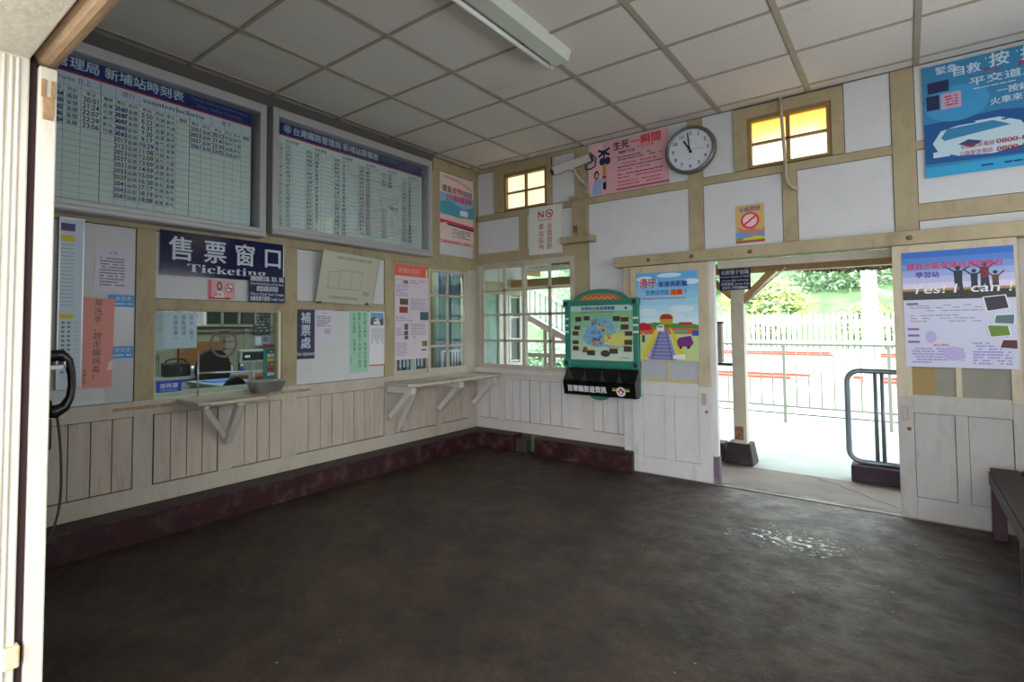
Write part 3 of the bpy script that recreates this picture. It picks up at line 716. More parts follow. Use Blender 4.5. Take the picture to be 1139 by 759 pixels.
# tilted floor-plan frame
t = thing('plan_frame', 'silver framed site plan leaning out from the wall above the fare adjustment panel', 'picture frame', (.0,-1.78,1.44))
c = Card(.60, .425, M('frame_silver', (150,148,140), .35, metal=.5), .014); c.up(); c.rect(.012,.018,.988,.982,F('aged_paper', (186,184,166), .25)); c.up()
c.text('新埔車站全面禁菸區域範圍示意圖', .55, .13, .05, F('faded_ink', (96,94,88)), 'c', fitw=.62); c.text('台灣鐵路管理局新埔站', .46, .90, .05, MATS['print_faded_ink'], 'c', fitw=.5)
pk = MATS['print_faded_ink']
for a_, b_ in (((.16,.40),(.34,.38)),((.34,.38),(.34,.34)),((.34,.34),(.72,.34)),((.72,.34),(.72,.70)),((.72,.70),(.16,.71)),((.16,.71),(.16,.40)),((.34,.38),(.34,.70)),((.54,.34),(.54,.70))): c.line(*a_, *b_, .003, pk)
c.greek(.78,.72,.90,.80,3,pk)
pl = place(c, 'framed_plan', 'L', -2.125, 1.447, .012, parent=t, lean=.21)
pl.matrix_basis = pl.matrix_basis @ Matrix.Rotation(-.03, 4, 'Z')
for y in (-2.09,-1.60): b = MB(); b.box(0,.05,y-.01,y+.01,1.437,1.452,M('bracket_brown',(80,60,50),.5)); b.build('bracket', t, (.0,-1.78,1.44))
# orange headed poster in the office window
c = Card(.455, .89, F('pink_white', (214,200,214)), .001); c.up(); OR = F('orange_red', (226,104,80)); c.rect(0,0,1,.12,OR)
c.up(); c.text('新埔火車站', .42, .085, .05, PINK, 'c', fitw=.62, bold=.02); c.rect(.93,.03,.96,.12,W_); c.line(.42,.12,.42,.98,.0015,PINK)
PH = [F('photo1',(96,74,66)), F('photo2',(140,56,52)), F('photo3',(70,84,104)), F('photo4',(120,120,60)), F('photo5',(80,92,84))]
rn = random.Random(5)
for (u0,v0,u1,v1,k) in ((.24,.165,.38,.20,3),(.14,.36,.38,.425,0),(.13,.445,.37,.51,1),(.74,.495,1.02,.585,2),(.27,.625,.38,.69,4),(.26,.70,.38,.745,0),(.27,.75,.38,.79,4),(.80,.81,.96,.87,3)):
    c.rect(u0,v0,min(u1,1),v1,PH[k])
for (u0,v0,u1,v1,r) in ((.03,.15,.22,.17,1),(.03,.21,.38,.34,6),(.45,.15,.95,.20,2),(.03,.54,.38,.60,3),(.45,.35,.95,.48,6),(.45,.62,.90,.75,6),(.03,.66,.22,.75,4),(.03,.82,.35,.96,7)): c.greek(u0,v0,u1,v1,r,F('lilac_ink',(160,150,178)),.9,rn)
c.text('路線', .45, .60, .02, RED, 'c'); c.line(.62,.78,.50,.93,.002,RED); c.line(.70,.78,.74,.93,.002,YEL); c.text('地圖', .50, .775, .02, RED); c.rect(.78,.90,.93,.915,G2)
place(c, 'station_poster', 'L', -1.236, .942, .004, 'tall pale poster with an orange heading and small photos, covering the left office window', 'poster')
# corner poster
c = Card(.555, .735, F('cream_paper', (226,206,196)), .001); c.up()
AQ = F('aqua', (70,160,186)); AQ2 = F('aqua_light', (140,180,210)); DPK = F('magenta', (206,52,96))
c.poly([(0,.28),(1,.28),(1,.56),(0,.60)], AQ2); c.rect(0,.60,1,.68,F('peach', (232,196,186))); c.rect(.0,.945,1,.995,PINK)
c.up(); c.poly([(0,.42),(.3,.38),(.7,.46),(1,.40),(1,.575),(.5,.60),(0,.57)], AQ); c.poly([(0,.66),(1,.69),(1,.735),(.15,.70),(0,.72)], DPK); c.poly([(.18,.705),(1,.735),(1,.76),(.2,.73)], BLK)
c.poly([(.1,.03),(.5,.04),(.95,.12),(.95,.17),(.6,.09),(.1,.06)], PINK)
c.up(); c.text('環島', .20, .26, .085, F('plum', (84,56,110)), 'c', bold=.03); c.text('遊學', .48, .26, .085, DPK, 'c', bold=.03); c.text('列車旅遊', .78, .27, .085, MATS['print_plum'], 'c', bold=.02, fitw=.34)
c.text('全年暢遊鐵道樂', .55, .37, .08, DPK, 'c', bold=.03, fitw=.78); c.rect(.58,.48,.82,.56,W_)
for k in range(1,6): c.line(k/6,.60,k/6,.68,.002,PINK)
c.ell(.13,.76,.10,.05,LPK); c.greek(.35,.77,.92,.90,5,GREY,.8); c.greek(.1,.955,.9,.985,1,DPK)
place(c, 'travel_poster', 'L', -.590, 2.107, -.006, 'pink and turquoise travel poster high in the corner beside the fare board', 'poster')

# back wall: NO SMOKING sign
c = Card(.378, .48, M('enamel_white', (214,214,208), .3, grime=(150,130,100), gamt=.2, gscale=9), .006); c.up(); DR = F('dark_red', (170,22,40))
c.text('N', .37, .235, .155, DR, 'c', bold=.03); c.ring(.62,.165,.088,.02,DR); c.line(.53,.11,.71,.22,.010,DR); c.line(.56,.165,.68,.165,.008,DR); c.text('SMOKING', .50, .31, .045, DR, 'c', fitw=.40)
c.vtext('全面禁菸', .63, .365, .125, DR, 1.12, bold=.01); c.vtext('車站區內', .38, .365, .125, DR, 1.12, bold=.01)
for u in (.05,.95):
    for v in (.04,.96): c.ell(u,v,.012,.010,GREY,8)
place(c, 'no_smoking_sign', 'B', .690, 1.968, .008, 'white enamel no smoking sign with red characters on the back wall near the corner', 'sign', tilt=-.012)
# hand no smoking picture
c = Card(.20, .298, F('gold_paper', (206,172,110)), .001); c.up(); c.poly([(0,.70),(.5,.66),(1,.74),(1,.90),(0,.92)], F('sea_blue',(110,150,200))); c.rect(0,.88,1,.955,F('grass',(120,150,50))); c.rect(0,.955,1,1,RED); c.ell(.5,.42,.30,.20,LPK)
c.up(); c.poly([(.05,.56),(.30,.66),(.6,.62),(.9,.70),(1,.60),(1,.76),(.6,.80),(.2,.74),(.05,.62)], F('hand_tone',(190,130,110))); c.poly([(.3,.88),(.7,.84),(1,.87),(1,.93),(.2,.93)], YEL)
c.text('全面禁菸', .5, .17, .105, F('violet',(60,44,130)), 'c', bold=.02, fitw=.76)
c.up(); c.ring(.5,.42,.215,.045,F('bright_red',(214,44,30))); c.rect(.33,.40,.62,.43,W_); c.up(); c.line(.27,.54,.73,.30,.014,MATS['print_bright_red'])
place(c, 'no_smoking_picture', 'B', 2.597, 1.889, -.004, 'small golden no smoking picture with a hand and red ring above the doorway', 'sticker')
# level crossing poster
c = Card(.735, .485, F('rose_paper', (214,166,176)), .001); c.up(); c.rect(0,0,.19,1,F('rose_light',(230,184,190))); c.rect(.36,.93,1,.965,F('mauve',(150,84,100)))
c.up(); c.text('生死', .43, .185, .14, BLK, 'c', bold=.05, fitw=.20); c.text('一瞬間', .73, .175, .15, F('signal_red',(206,34,44)), 'c', bold=.05, fitw=.36)
NB = F('navy_ink', (34,40,84))
for (u,v) in ((.17,.36),(.24,.36)): c.ell(u+.01,v,.04,.075,NB,16)
c.line(.13,.13,.28,.25,.022,NB); c.line(.28,.12,.13,.26,.022,NB); c.ell(.205,.19,.03,.05,NB,12); c.line(.205,.15,.205,.50,.016,NB); c.rect(.185,.42,.225,.64,F('ochre',(190,140,60))); c.rect(.178,.64,.232,.72,RED); c.rect(.182,.72,.228,.90,BLK)
c.poly([(.06,.72),(.10,.66),(.15,.70),(.22,.68),(.23,.74),(.16,.80),(.17,.98),(.03,.98)], DRESS); c.ell(.10,.60,.035,.085,HAIR,14); 
c.text('闖越平交道', .50, .28, .05, BLK, 'c', bold=.02, fitw=.2); c.text('的代價，得不償失', .74, .25, .05, RED, 'c', fitw=.2)
c.up(); c.ell(.103,.61,.022,.055,SKIN,12)
rn = random.Random(9)
for v0, mm in ((.33,BLK),(.38,BLK),(.46,RED),(.52,BLK),(.58,RED),(.66,BLK),(.72,RED),(.80,RED),(.86,RED)): c.greek(.38,v0,.93,v0+.035,1,mm,.85,rn)
place(c, 'crossing_safety_poster', 'B', 1.360, 2.458, .006, 'pink level crossing safety poster hanging left of the clock', 'poster', tilt=.004)
# big blue poster
c = Card(.80, .735, F('poster_blue', (52,130,178)), .001); c.up(); c.rect(0,.91,1,1,F('cyan_blue',(44,160,210))); c.poly([(0,.52),(.45,.50),(.9,.58),(1,.70),(1,.91),(0,.88)], F('deep_blue',(20,84,150)))
c.ell(.20,.37,.19,.16,F('mid_blue',(60,150,205)))
c.up(); c.poly([(.05,.70),(.10,.60),(.26,.56),(.44,.56),(.55,.62),(.60,.72),(.58,.82),(.40,.86),(.20,.84),(.08,.78)], F('train_white',(188,214,230)))
c.rect(.03,.15,.16,.25,NB); c.rect(.02,.27,.10,.40,NB); c.rect(.11,.27,.23,.41,F('pink_panel',(190,160,190)))
c.up(); c.poly([(.10,.66),(.14,.59),(.40,.58),(.50,.64),(.34,.66),(.12,.69)], MATS['print_poster_blue']); c.poly([(.20,.74),(.26,.71),(.34,.74),(.28,.78)], F('lamp_dark',(40,70,120))); c.poly([(.20,.575),(.22,.55),(.29,.55),(.31,.575)], MATS['print_deep_blue'])
c.greek(.13,.29,.21,.39,4,DR); WH = F('lettering_blue', (190,216,232))
c.text('緊急', .15, .085, .06, WH, 'c', bold=.03); c.text('自救', .27, .13, .075, WH, 'c', bold=.03)
for s_, u, v in (('按',.45,.115),('推',.62,.115),('跑',.81,.09)): c.text("'", u-.075, v-.03, .06, WH); c.text(s_, u, v, .10, WH, 'c', bold=.04)
for s_, u, v in (('Press',.415,.165),('Push',.60,.17),('Run',.78,.135)): c.text('.', u-.06, v, .06, DR); c.text(s_[0], u-.045, v, .05, DR, 'l', bold=.02); c.text(s_[1:], u-.008, v, .034, DR, 'l')
c.text('平交道上保命牌', .62, .245, .06, WH, 'c', bold=.03, fitw=.68); c.text('一按鈕', .52, .365, .052, WH, 'c', bold=.03); c.text('二', .725, .355, .045, DR, 'c', bold=.04); c.text('推開', .82, .355, .045, WH, 'c', bold=.02)
c.text('火車來了！', .52, .445, .052, WH, 'c', bold=.03); c.text('三', .745, .42, .045, DR, 'c', bold=.04); c.text('快離', .84, .42, .045, WH, 'c', bold=.02)
c.greek(.30,.275,.95,.29,1,WH,.8,rn); c.greek(.45,.52,.90,.60,3,MATS['print_deep_blue'],.8,rn); c.rect(.70,.61,1.0,.70,MATS['print_train_white']); c.rect(.05,.78,.15,.83,MATS['print_train_white'])
c.text('台鐵緊急電話', .31, .785, .035, DR, 'c', fitw=.19); c.text('0800-800333', .57, .785, .042, DR, 'c', fitw=.31, bold=.02); c.text('公路緊急電話', .30, .845, .035, DR, 'c', fitw=.19); c.text('0800-765888', .57, .85, .042, DR, 'c', fitw=.31, bold=.02)
c.up(); c.greek(.73,.625,.95,.69,3,GREY,.9,rn); c.greek(.25,.94,.9,.965,1,NAVY,.7,rn); c.ell(.86,.76,.04,.035,LPK); 
place(c, 'emergency_poster', 'B', 3.737, 2.197, .008, 'large blue railway emergency poster with a train front, high on the right', 'poster')
# left door poster (train illustration, figures left generic)
c = Card(.503, .735, F('poster_sky', (104,176,224)), .001); c.up()
for i in range(8): c.rect(0, i*.075, 1, (i+1)*.075, F('sky%d' % i, (92+i*16, 170+i*9, 222+i*3)))
c.rect(0,.60,1,1,F('pale_green',(190,208,140)))
c.up(); 
for u,v,a_,b_ in ((.15,.07,.14,.03),(.55,.04,.2,.025),(.9,.12,.12,.03),(.2,.45,.16,.04),(.75,.42,.2,.035),(.6,.50,.2,.03)): c.ell(u,v,a_,b_,F('cloud',(206,228,240)))
c.poly([(0,.62),(.2,.58),(.5,.60),(.8,.57),(1,.60),(1,.70),(0,.71)], F('orange_brick',(200,104,60))); c.poly([(.18,.59),(.30,.57),(1,.60),(1,.64),(.2,.63)], GRN)
c.poly([(.42,.62),(.34,.98),(.08,.98),(.30,.66)], YEL); c.poly([(.54,.62),(.60,.66),(.82,.98),(.70,.98)], YEL)
c.poly([(.38,.66),(.52,.66),(.66,.985),(.18,.985)], F('track_bed',(136,140,184)))
c.up()
for i in range(8):
    v = .70+.04*i; hw = .06+.022*i; c.rect(.45-hw-.02, v, .45+hw-.02, v+.012, F('sleeper',(96,100,160)))
c.line(.40,.66,.26,.985,.005,NB); c.line(.49,.66,.58,.985,.005,NB)
c.ell(.50,.53,.12,.06,YEL,20); c.rect(.40,.535,.60,.595,F('station_yellow',(190,150,40))); c.poly([(.40,.51),(.44,.48),(.56,.48),(.60,.51),(.60,.535),(.40,.535)], F('station_red',(150,50,40)))
c.poly([(.34,.62),(.38,.60),(.46,.60),(.46,.67),(.34,.67)], W_); c.rect(.36,.61,.44,.63,F('teal_band',(60,150,150)))
c.rect(.70,.57,.90,.60,RED); c.poly([(.0,.60),(.12,.57),(.25,.60),(.25,.66),(.0,.66)], RED); c.rect(.90,.66,1,.72,BLUE); c.rect(.62,.66,.82,.69,F('teal_band2',(90,160,150)))
c.poly([(.66,.78),(.70,.74),(.88,.72),(.92,.80),(.88,.84),(.68,.84)], F('purple_car',(110,40,120))); c.ell(.72,.85,.025,.015,BLK,12); c.ell(.84,.85,.025,.015,BLK,12)
c.rect(.09,.72,.14,.80,F('green_coat',(60,90,70))); c.ell(.115,.705,.022,.018,SKIN,10); c.rect(.17,.90,.23,.96,PINK); c.poly([(.60,.94),(.78,.92),(.80,.98),(.60,.98)], W_)
c.up(); c.text('遵守', .20, .165, .10, W_, 'c', bold=.09, fitw=.30); c.up(); c.text('遵守', .20, .165, .10, RED, 'c', bold=.02, fitw=.28)
c.text('車速與距離', .61, .165, .055, F('indigo',(50,40,140)), 'c', bold=.05, fitw=.46); c.text('危險自然就', .36, .255, .050, BLUE, 'c', bold=.02, fitw=.38); c.rect(.57,.205,.77,.265,F('vivid_orange',(240,140,30)))
c.up(); c.text('遠離', .67, .253, .050, RED, 'c', bold=.05, fitw=.18); c.text('！', .81, .255, .05, BLUE, 'c', bold=.03); c.text('Obey speed and distance to keep danger away', .46, .305, .022, F('brown_orange',(170,90,40)), 'c', fitw=.70, bold=.02)
place(c, 'railway_safety_poster', 'B', 1.833, .957, .129, 'colourful sky blue illustrated railway poster on the left sliding door', 'poster', tilt=-.005)
# right door poster
c = Card(.510, .735, F('poster_lilac', (198,200,222)), .001); c.up()
for i in range(6): c.rect(0, i*.055, 1, (i+1)*.055, F('dusk%d' % i, (44+i*34, 104+i*20, 190+i*8)))
c.rect(0,.33,1,.42,F('dark_field',(44,48,44))); c.rect(0,.325,1,.345,F('field_gold',(170,130,60)))
c.up(); SIL = F('silhouette',(24,40,56)); 
for (u,v,s_,mm) in ((.52,.16,1,SIL),(.66,.19,.8,SIL),(.75,.14,1,F('maroon_shirt',(110,30,44))),(.84,.21,.75,F('olive_shirt',(90,60,50)))):
    c.ell(u,v,.022*s_+.004,.017*s_+.003,SIL,10); c.poly([(u-.04*s_,v+.02),(u+.04*s_,v+.02),(u+.035*s_,v+.12*s_),(u-.035*s_,v+.12*s_)], mm); c.poly([(u-.035*s_,v+.11*s_),(u+.035*s_,v+.11*s_),(u+.045*s_,v+.22*s_),(u+.01,v+.22*s_),(u,v+.15*s_),(u-.01,v+.22*s_),(u-.04*s_,v+.22*s_)], SIL)
    c.line(u-.03*s_,v+.03,u-.12*s_,v-.02,.008,mm); c.line(u+.03*s_,v+.03,u+.10*s_,v-.01,.008,mm)
c.up(); c.text('讓我也能發揮自我的舞台', .48, .15, .045, F('rose_red',(190,50,90)), 'c', bold=.04, fitw=.86); c.text('學習站', .24, .225, .045, F('purple_ink',(90,50,150)), 'c', bold=.04, fitw=.22)
c.text('Yes! I  can !', .52, .365, .085, W_, 'c', fitw=.90, bold=.008, slant=.15)
PUR = F('purple_tab',(130,80,160))
for v in (.445,.665,.72,.775): c.rect(.03,v,.03+.11,v+.018,PUR)
rn = random.Random(2)
for v in (.465,.485,.51,.55,.575,.60): c.greek(.06,v,.72,v+.012,1,GREY,.75,rn)
c.greek(.06,.83,.55,.97,6,F('lav_ink',(150,140,196)),.8,rn); c.text('報名資訊', .34, .82, .02, RED, 'c'); c.ell(.25,.74,.05,.05,F('lav_splash',(176,166,214))); c.ell(.45,.88,.10,.06,MATS['print_lav_splash']); c.greek(.62,.78,.95,.97,8,MATS['print_lav_ink'],.7,rn)
for (pts, mm) in (([(.72,.41),(.92,.395),(.95,.51),(.75,.535)],F('photo_dark',(50,40,60))),([(.82,.56),(.99,.555),(.98,.64),(.80,.63)],F('photo_teal',(80,110,110))),([(.74,.64),(.93,.645),(.95,.73),(.77,.745)],F('photo_green',(96,130,40))),([(.87,.76),(1.0,.76),(1.0,.84),(.84,.83)],F('photo_brown',(80,30,30)))):
    c.poly(pts, W_); c.up(); cu_ = sum(p_[0] for p_ in pts)/4; cv_ = sum(p_[1] for p_ in pts)/4; c.poly([(cu_+(u-cu_)*.88, cv_+(v-cv_)*.88) for u, v in pts], mm)
place(c, 'learning_poster', 'B', 3.600, .970, .129, 'blue and lilac poster of jumping people reading Yes! I can on the right sliding door', 'poster', tilt=.004)
# hanging navy sign outside
t = thing('hanging_sign', 'small navy e-mail and telephone sign hanging under the canopy beam outside', 'sign', (2.45, .66, 1.56))
c = Card(.252, .19, NAVY2, .006); c.up(); c.text('站務電子信箱', .5, .24, .19, LET, 'c', fitw=.9, bold=.03); c.text(serif('Service Master E-Mail'), .5, .41, .11, LET, 'c', fitw=.92); c.text('xinpu@railway', .5, .58, .11, LET, 'c', fitw=.88); c.text('服務電話', .25, .76, .12, LET, 'c', fitw=.4, bold=.02); c.text(serif('Service Tele'), .72, .76, .11, LET, 'c', fitw=.46); c.text('037-793866', .5, .95, .15, LET, 'c', fitw=.84, bold=.02)
place(c, 'sign_plate', 'B', 2.312, 1.562, -.655, parent=t)
b = MB(); b.box(2.34,2.352,.662,.668,1.75,1.82,steel); b.box(2.52,2.532,.662,.668,1.75,1.82,steel); b.box(2.33,2.54,.664,.668,1.748,1.756,steel); b.build('hanger', t, (2.45,.66,1.56))
# ================================================================== DOORS
def leaf(nm, x0, x1, z0, z1, lpan, rpan, zr, mullx, hx, hz, mat, knob=None):
    at = ((x0+x1)/2, -.11, 0); y0, y1 = -.126, -.092; s = MB(); a = lpan[0]; b2 = rpan[1]
    zb, zt, zg0, zg1, ztop = zr       # panel bottom/top, glass bottom/top
    up = doorp2
    s.box(x0, a, y0, y1, z0, zg0-.02, mat); s.box(b2, x1, y0, y1, z0, zg0-.02, mat)      # stiles, lower part white
    s.box(x0, a, y0, y1, zg0-.02, z1, up); s.box(b2, x1, y0, y1, zg0-.02, z1, up)
    s.box(a, b2, y0, y1, z0, zb, mat); s.box(a, b2, y0, y1, zt, zg0, mat); s.box(lpan[1], rpan[0], y0, y1, zb, zt, mat)
    s.box(a, b2, y0, y1, zg1, z1, up); s.box(mullx-.014, mullx+.014, y0+.004, y1-.004, zg0, zg1, up)
    for z in (zg0+(zg1-zg0)*k/3 for k in (1,2)): s.box(a, b2, y0+.006, y1-.006, z-.010, z+.010, up)
    for (p0, p1) in (lpan, rpan):
        s.box(p0+.002, p1-.002, y0+.010, y1-.010, zb+.002, zt-.002, mat); s.box(p0-.001, p1+.001, y0+.014, y1-.012, zb-.001, zt+.001, groove)
    s = s.build(nm, kind='structure', at=at, bevel=.0018)
    p = MB(); fr = MATFROST if nm == 'door_1' else M('grey_brown_glass_board', (128,124,110), .5, .08, 5)  # the right leaf's pane is darker and browner than the left one's
    p.box(a, b2, -.112, -.106, zg0, zg1, fr)
    if nm == 'door_1': p.box(a, b2, -.1125, -.112, zg0, zg0+.028, M('yellowed_strip', (190,178,130), .6))
    else: p.box(a, a+.11, -.1125, -.112, zg0, zg1, M('ochre_strip', (150,126,74), .6))
    p.build('pane', s, at)
    h = MB(); h.box(hx-.016, hx+.016, -.128, -.126, hz-.045, hz-.040, M('handle_edge', (150,140,120), .5)); h.box(hx-.016, hx+.016, -.128, -.126, hz+.040, hz+.045, MATS['handle_edge']); h.box(hx-.016,hx-.011,-.128,-.126,hz-.045,hz+.045,MATS['handle_edge']); h.box(hx+.011,hx+.016,-.128,-.126,hz-.045,hz+.045,MATS['handle_edge'])
    h.box(hx-.011, hx+.011, -.1265, -.1255, hz-.040, hz+.040, M('recess_shade', (170,164,150), .6))
    h.lathe([(0,.004),(.010,.004),(.012,0)], (hx+.018,-.126,hz-.10), rust, 10, '-y')
    h.build('handle', s, at, label='recessed flush pull with small rusty lock')
    return s
leaf('door_1', 1.785, 2.415, .008, 1.752, (1.873,2.055), (2.131,2.323), (.142,.665,.775,1.66,0), 2.095, 2.362, .66, doorp)
leaf('door_2', 3.548, 4.122, .008, 1.755, (3.628,3.822), (3.881,4.074), (.140,.676,.790,1.66,0), 3.847, 3.585, .67, M('shaded_white_door_paint', (172,168,164), .55, .08, 5, .15, grime=(100,78,60), gamt=.45, gscale=6, stretch=(1.5,1.5,.5)))  # white door paint darkened in colour for the weaker light on this leaf

# ================================================================== CLOCK, CAMERA, PIPE, LAMP
t = thing('wall_clock', 'large round wall clock with dark silver rim showing one minute to eleven', 'clock', (2.283,-.02,2.695))
at = (2.283,-.02,2.695); R_ = .197
b = MB(); b.lathe([(R_-.03,0),(R_,0),(R_+.004,.02),(R_,.05),(R_-.012,.062),(R_-.022,.056),(R_-.026,.045)], at, M('clock_rim', (112,112,114), .3, metal=.5), 48, '-y'); b.build('rim', t, at, recalc=True)
b = MB(); b.lathe([(0,.040),(R_-.024,.040)], at, M('clock_face', (206,214,224), .35), 48, '-y'); b.build('face', t, at)
c = Card(.36, .36, M('clock_face', (206,214,224)), .0005); c.bm.clear(); c.ell(.5,.5,.472,.472,M('clock_face', (206,214,224)),40); c.up()
for k in range(1,13):
    a = PI/2-k*PI/6; c.text(str(k), .5+.375*math.cos(a), .5-.375*math.sin(a)+.035, .092, BLK, 'c', bold=.02)
for k in range(60):
    a = k*PI/30; r0 = .455 if k % 5 else .445; c.line(.5+r0*math.cos(a), .5-r0*math.sin(a), .5+.47*math.cos(a), .5-.47*math.sin(a), .0012 if k % 5 else .0025, BLK)
c.ring(.5,.30,.028,.008,GREY); c.rect(.46,.70,.54,.712,GREY)
place(c, 'dial', 'B', 2.283-.18, 2.695-.18, .0605, parent=t)
b = MB(); cx, cy, cz = 2.283, -.066, 2.695
def hand(ang, ln, w, y, m):
    d = Vector((math.sin(ang),0,math.cos(ang))); b.beam(Vector((cx,y,cz))-d*.03, Vector((cx,y,cz))+d*ln, w, .003, m, up=(0,1,0))
hand(math.radians(329.5), .095, .013, -.066, blackpl); hand(math.radians(354), .14, .009, -.069, blackpl); hand(math.radians(92), .11, .002, -.071, GREY)
b.lathe([(0,.008),(.009,.008),(.009,0)], (cx,-.064,cz), blackpl, 14, '-y'); b.build('hand', t, at)

t = thing('security_camera', 'grey box security camera on a bracket under the ceiling beside the pink poster', 'security camera', (1.30,-.02,2.60))
a_ = Vector((1.165,-.36,2.655)); z_ = Vector((1.395,-.085,2.80)); d = (z_-a_).normalized()
b = MB(); cam = M('camera_housing', (170,168,160), .4, .05, 9); b.beam(a_, z_, .072, .066, cam); b.beam(a_-d*.025+Vector((0,0,.036)), z_+Vector((0,0,.036)), .084, .006, cam); b.beam(a_-d*.004, a_, .058, .052, darkpl)
b.build('housing', t, (1.30,-.02,2.60), bevel=.006)
b = MB(); b.beam(a_-d*.010, a_-d*.004, .034, .030, blackpl); b.build('lens', t, (1.30,-.02,2.60))
b = MB(); m_ = (a_+z_)/2-Vector((0,0,.035)); b.tube([m_+Vector((0.02,0.02,0)), m_+Vector((.03,.05,-.05)), Vector((1.33,-.06,2.585)), Vector((1.335,-.0,2.575))], .014, cam, 10); b.lathe([(.03,0),(.03,.012),(0,.012)], (1.335,0,2.575), cam, 14, '-y'); b.obox(m_-Vector((0,0,.005)), (.05,.05,.02), (0,0,.6), cam)
b.build('bracket', t, (1.30,-.02,2.60))
b = MB(); q = z_+Vector((.0,.0,.03)); b.tube([z_+d*.03+Vector((-.02,0,.05)), z_+d*.045+Vector((.03,0,-.02)), z_+Vector((.06,0,-.085)), z_+Vector((.02,-.01,-.105)), z_+Vector((-.025,-.02,-.10)), z_+Vector((-.03,-.01,-.05))], .0065, blackpl, 8)
b.beam(z_-d*.006+Vector((0,0,.0)), z_+d*.022, .082, .082, darkpl); b.build('cable', t, (1.30,-.02,2.60))

b = MB(); pm = M('painted_conduit', (178,166,142), .5, .1, 12); b.tube([(2.930,-.03,2.960),(2.936,-.035,2.80),(2.946,-.04,2.60),(2.952,-.035,2.42),(2.952,-.03,2.36),(2.962,-.03,2.305),(2.985,-.028,2.27),(3.028,-.02,2.245)], .0115, pm, 12)
b.tube([(2.925,-.03,2.955),(2.938,-.03,2.955)], .016, pm, 10); b.obox((2.95,-.02,2.40), (.035,.03,.012), (0,0,0), pm)
b.build('conduit_pipe', at=(2.94,-.03,2.5), label='cream painted conduit pipe running down in front of the high glowing window', cat='pipe')

t = thing('fluorescent_lamp', 'unlit white fluorescent batten fixed under the tiled ceiling', 'lamp', (1.965,-2.3,ZC)); at = (1.965,-2.3,ZC)
b = MB(); y0, y1 = -2.95, -1.675; lw = M('lamp_white', (206,212,200), .35, .03, 5)
b.prism([(1.90,y0,ZC+.006),(2.055,y0,ZC+.006),(2.035,y0,ZC-.062),(1.935,y0,ZC-.062)], (0,y1-y0,0), lw); b.build('housing', t, at, bevel=.004)
b = MB(); b.tube([(1.902,y0+.03,ZC-.062),(1.902,y1-.03,ZC-.062)], .0135, M('tube_white', (236,238,236), .25, emit=.0), 14); b.build('tube', t, at)
for y in (y0+.02, y1-.02): b = MB(); b.box(1.885,1.925,y-.012,y+.012,ZC-.082,ZC-.01,lw); b.box(1.925,1.96,y-.012,y+.012,ZC-.065,ZC-.02,lw); b.build('lamp_holder', t, at, bevel=.002)

# ================================================================== TOURIST MAP BOARD
at = (1.51,-.15,.6); t = thing('tourist_map_board', 'teal framed tourist map board with arched top on the back wall', 'map board', at)
b = MB(); y0, y1 = -.178, -.134
b.box(1.172,1.232,y0,y1,.64,1.455,teal); b.box(1.818,1.866,y0,y1,.64,1.455,teal)
b.box(1.185,1.855,y0-.004,y1,1.428,1.475,teal); b.box(1.185,1.855,y0-.004,y1,.882,.940,teal)
for x in (1.195,1.840):
    for z in (1.452,.908): b.box(x-.034,x+.034,y0-.014,y1,z-.034,z+.034,teal)
b.box(1.22,1.83,-.145,-.135,.64,.90,teal)
b.build('frame', t, at, bevel=.005)
b = MB(); A = [(1.515+.262*math.cos(PI*i/24), y0+.006, 1.452+.122*math.sin(PI*i/24)) for i in range(25)]; I = [(1.515+.205*math.cos(PI*i/24), y0+.006, 1.470+.070*math.sin(PI*i/24)) for i in range(25)]
for i in range(24): b.prism([A[i],A[i+1],I[i+1],I[i]], (0,.035,0), teal)
b.build('arch', t, at)
b = MB(); b.prism(I, (0,-.001,0), M('terracotta_panel', (176,104,60), .6, .1, 10)); 
zz = [(1.36+.026*i, 1.474+(.035 if i % 2 else .008)) for i in range(13)]
for p_, q_ in zip(zz, zz[1:]): b.beam((p_[0],y0+.002,p_[1]), (q_[0],y0+.002,q_[1]), .005, .003, M('cream_zigzag', (214,180,110), .5), up=(0,1,0))
b.build('arch_inlay', t, at)
for x in (1.195,1.840):
    for z in (1.452,.908):
        b = MB(); b.lathe([(0,.012),(.010,.014),(.017,.006),(.019,0)], (x,y0-.014,z), M('dark_teal', (10,40,44), .3), 16, '-y'); b.build('bolt', t, at)
for x0, x1 in ((1.170,1.212),(1.822,1.868)):
    for z in (1.312,1.250,1.192): b = MB(); b.box(x0,x1,y0-.003,y0,z-.009,z+.009,M('stripe_cream', (214,222,200), .5)); b.build('stripe', t, at)
b = MB(); b.prism([(1.50+.10*math.cos(PI+PI*i/16), -.168, .640+.055*math.sin(PI+PI*i/16)) for i in range(17)], (0,.03,0), teal); b.build('lower_disc', t, at)
c = Card(.590, .490, F('map_green', (138,190,150), .2), .003); c.up()
for i in range(6): c.rect(0,.10+i*.15,1,.10+(i+1)*.15+.001,F('mapg%d'%i,(126+i*14,184+i*6,146+i*10)))
c.rect(0,0,1,.10,F('map_top',(176,206,200)))
c.up(); c.poly([(.50,.21),(.62,.24),(.72,.38),(.74,.52),(.88,.54),(.96,.66),(.86,.74),(.72,.78),(.56,.74),(.44,.76),(.30,.72),(.20,.60),(.28,.42),(.38,.28)], F('map_blue',(120,170,206))); c.poly([(.55,.52),(.88,.50),(.95,.66),(.80,.74),(.56,.70)], F('map_yellow',(206,206,110)))
rn = random.Random(4); mc = [F('m1',(196,140,90)),F('m2',(110,180,130)),F('m3',(80,130,200)),F('m4',(206,190,100)),F('m5',(190,110,110)),F('m6',(60,100,150))]
c.up()
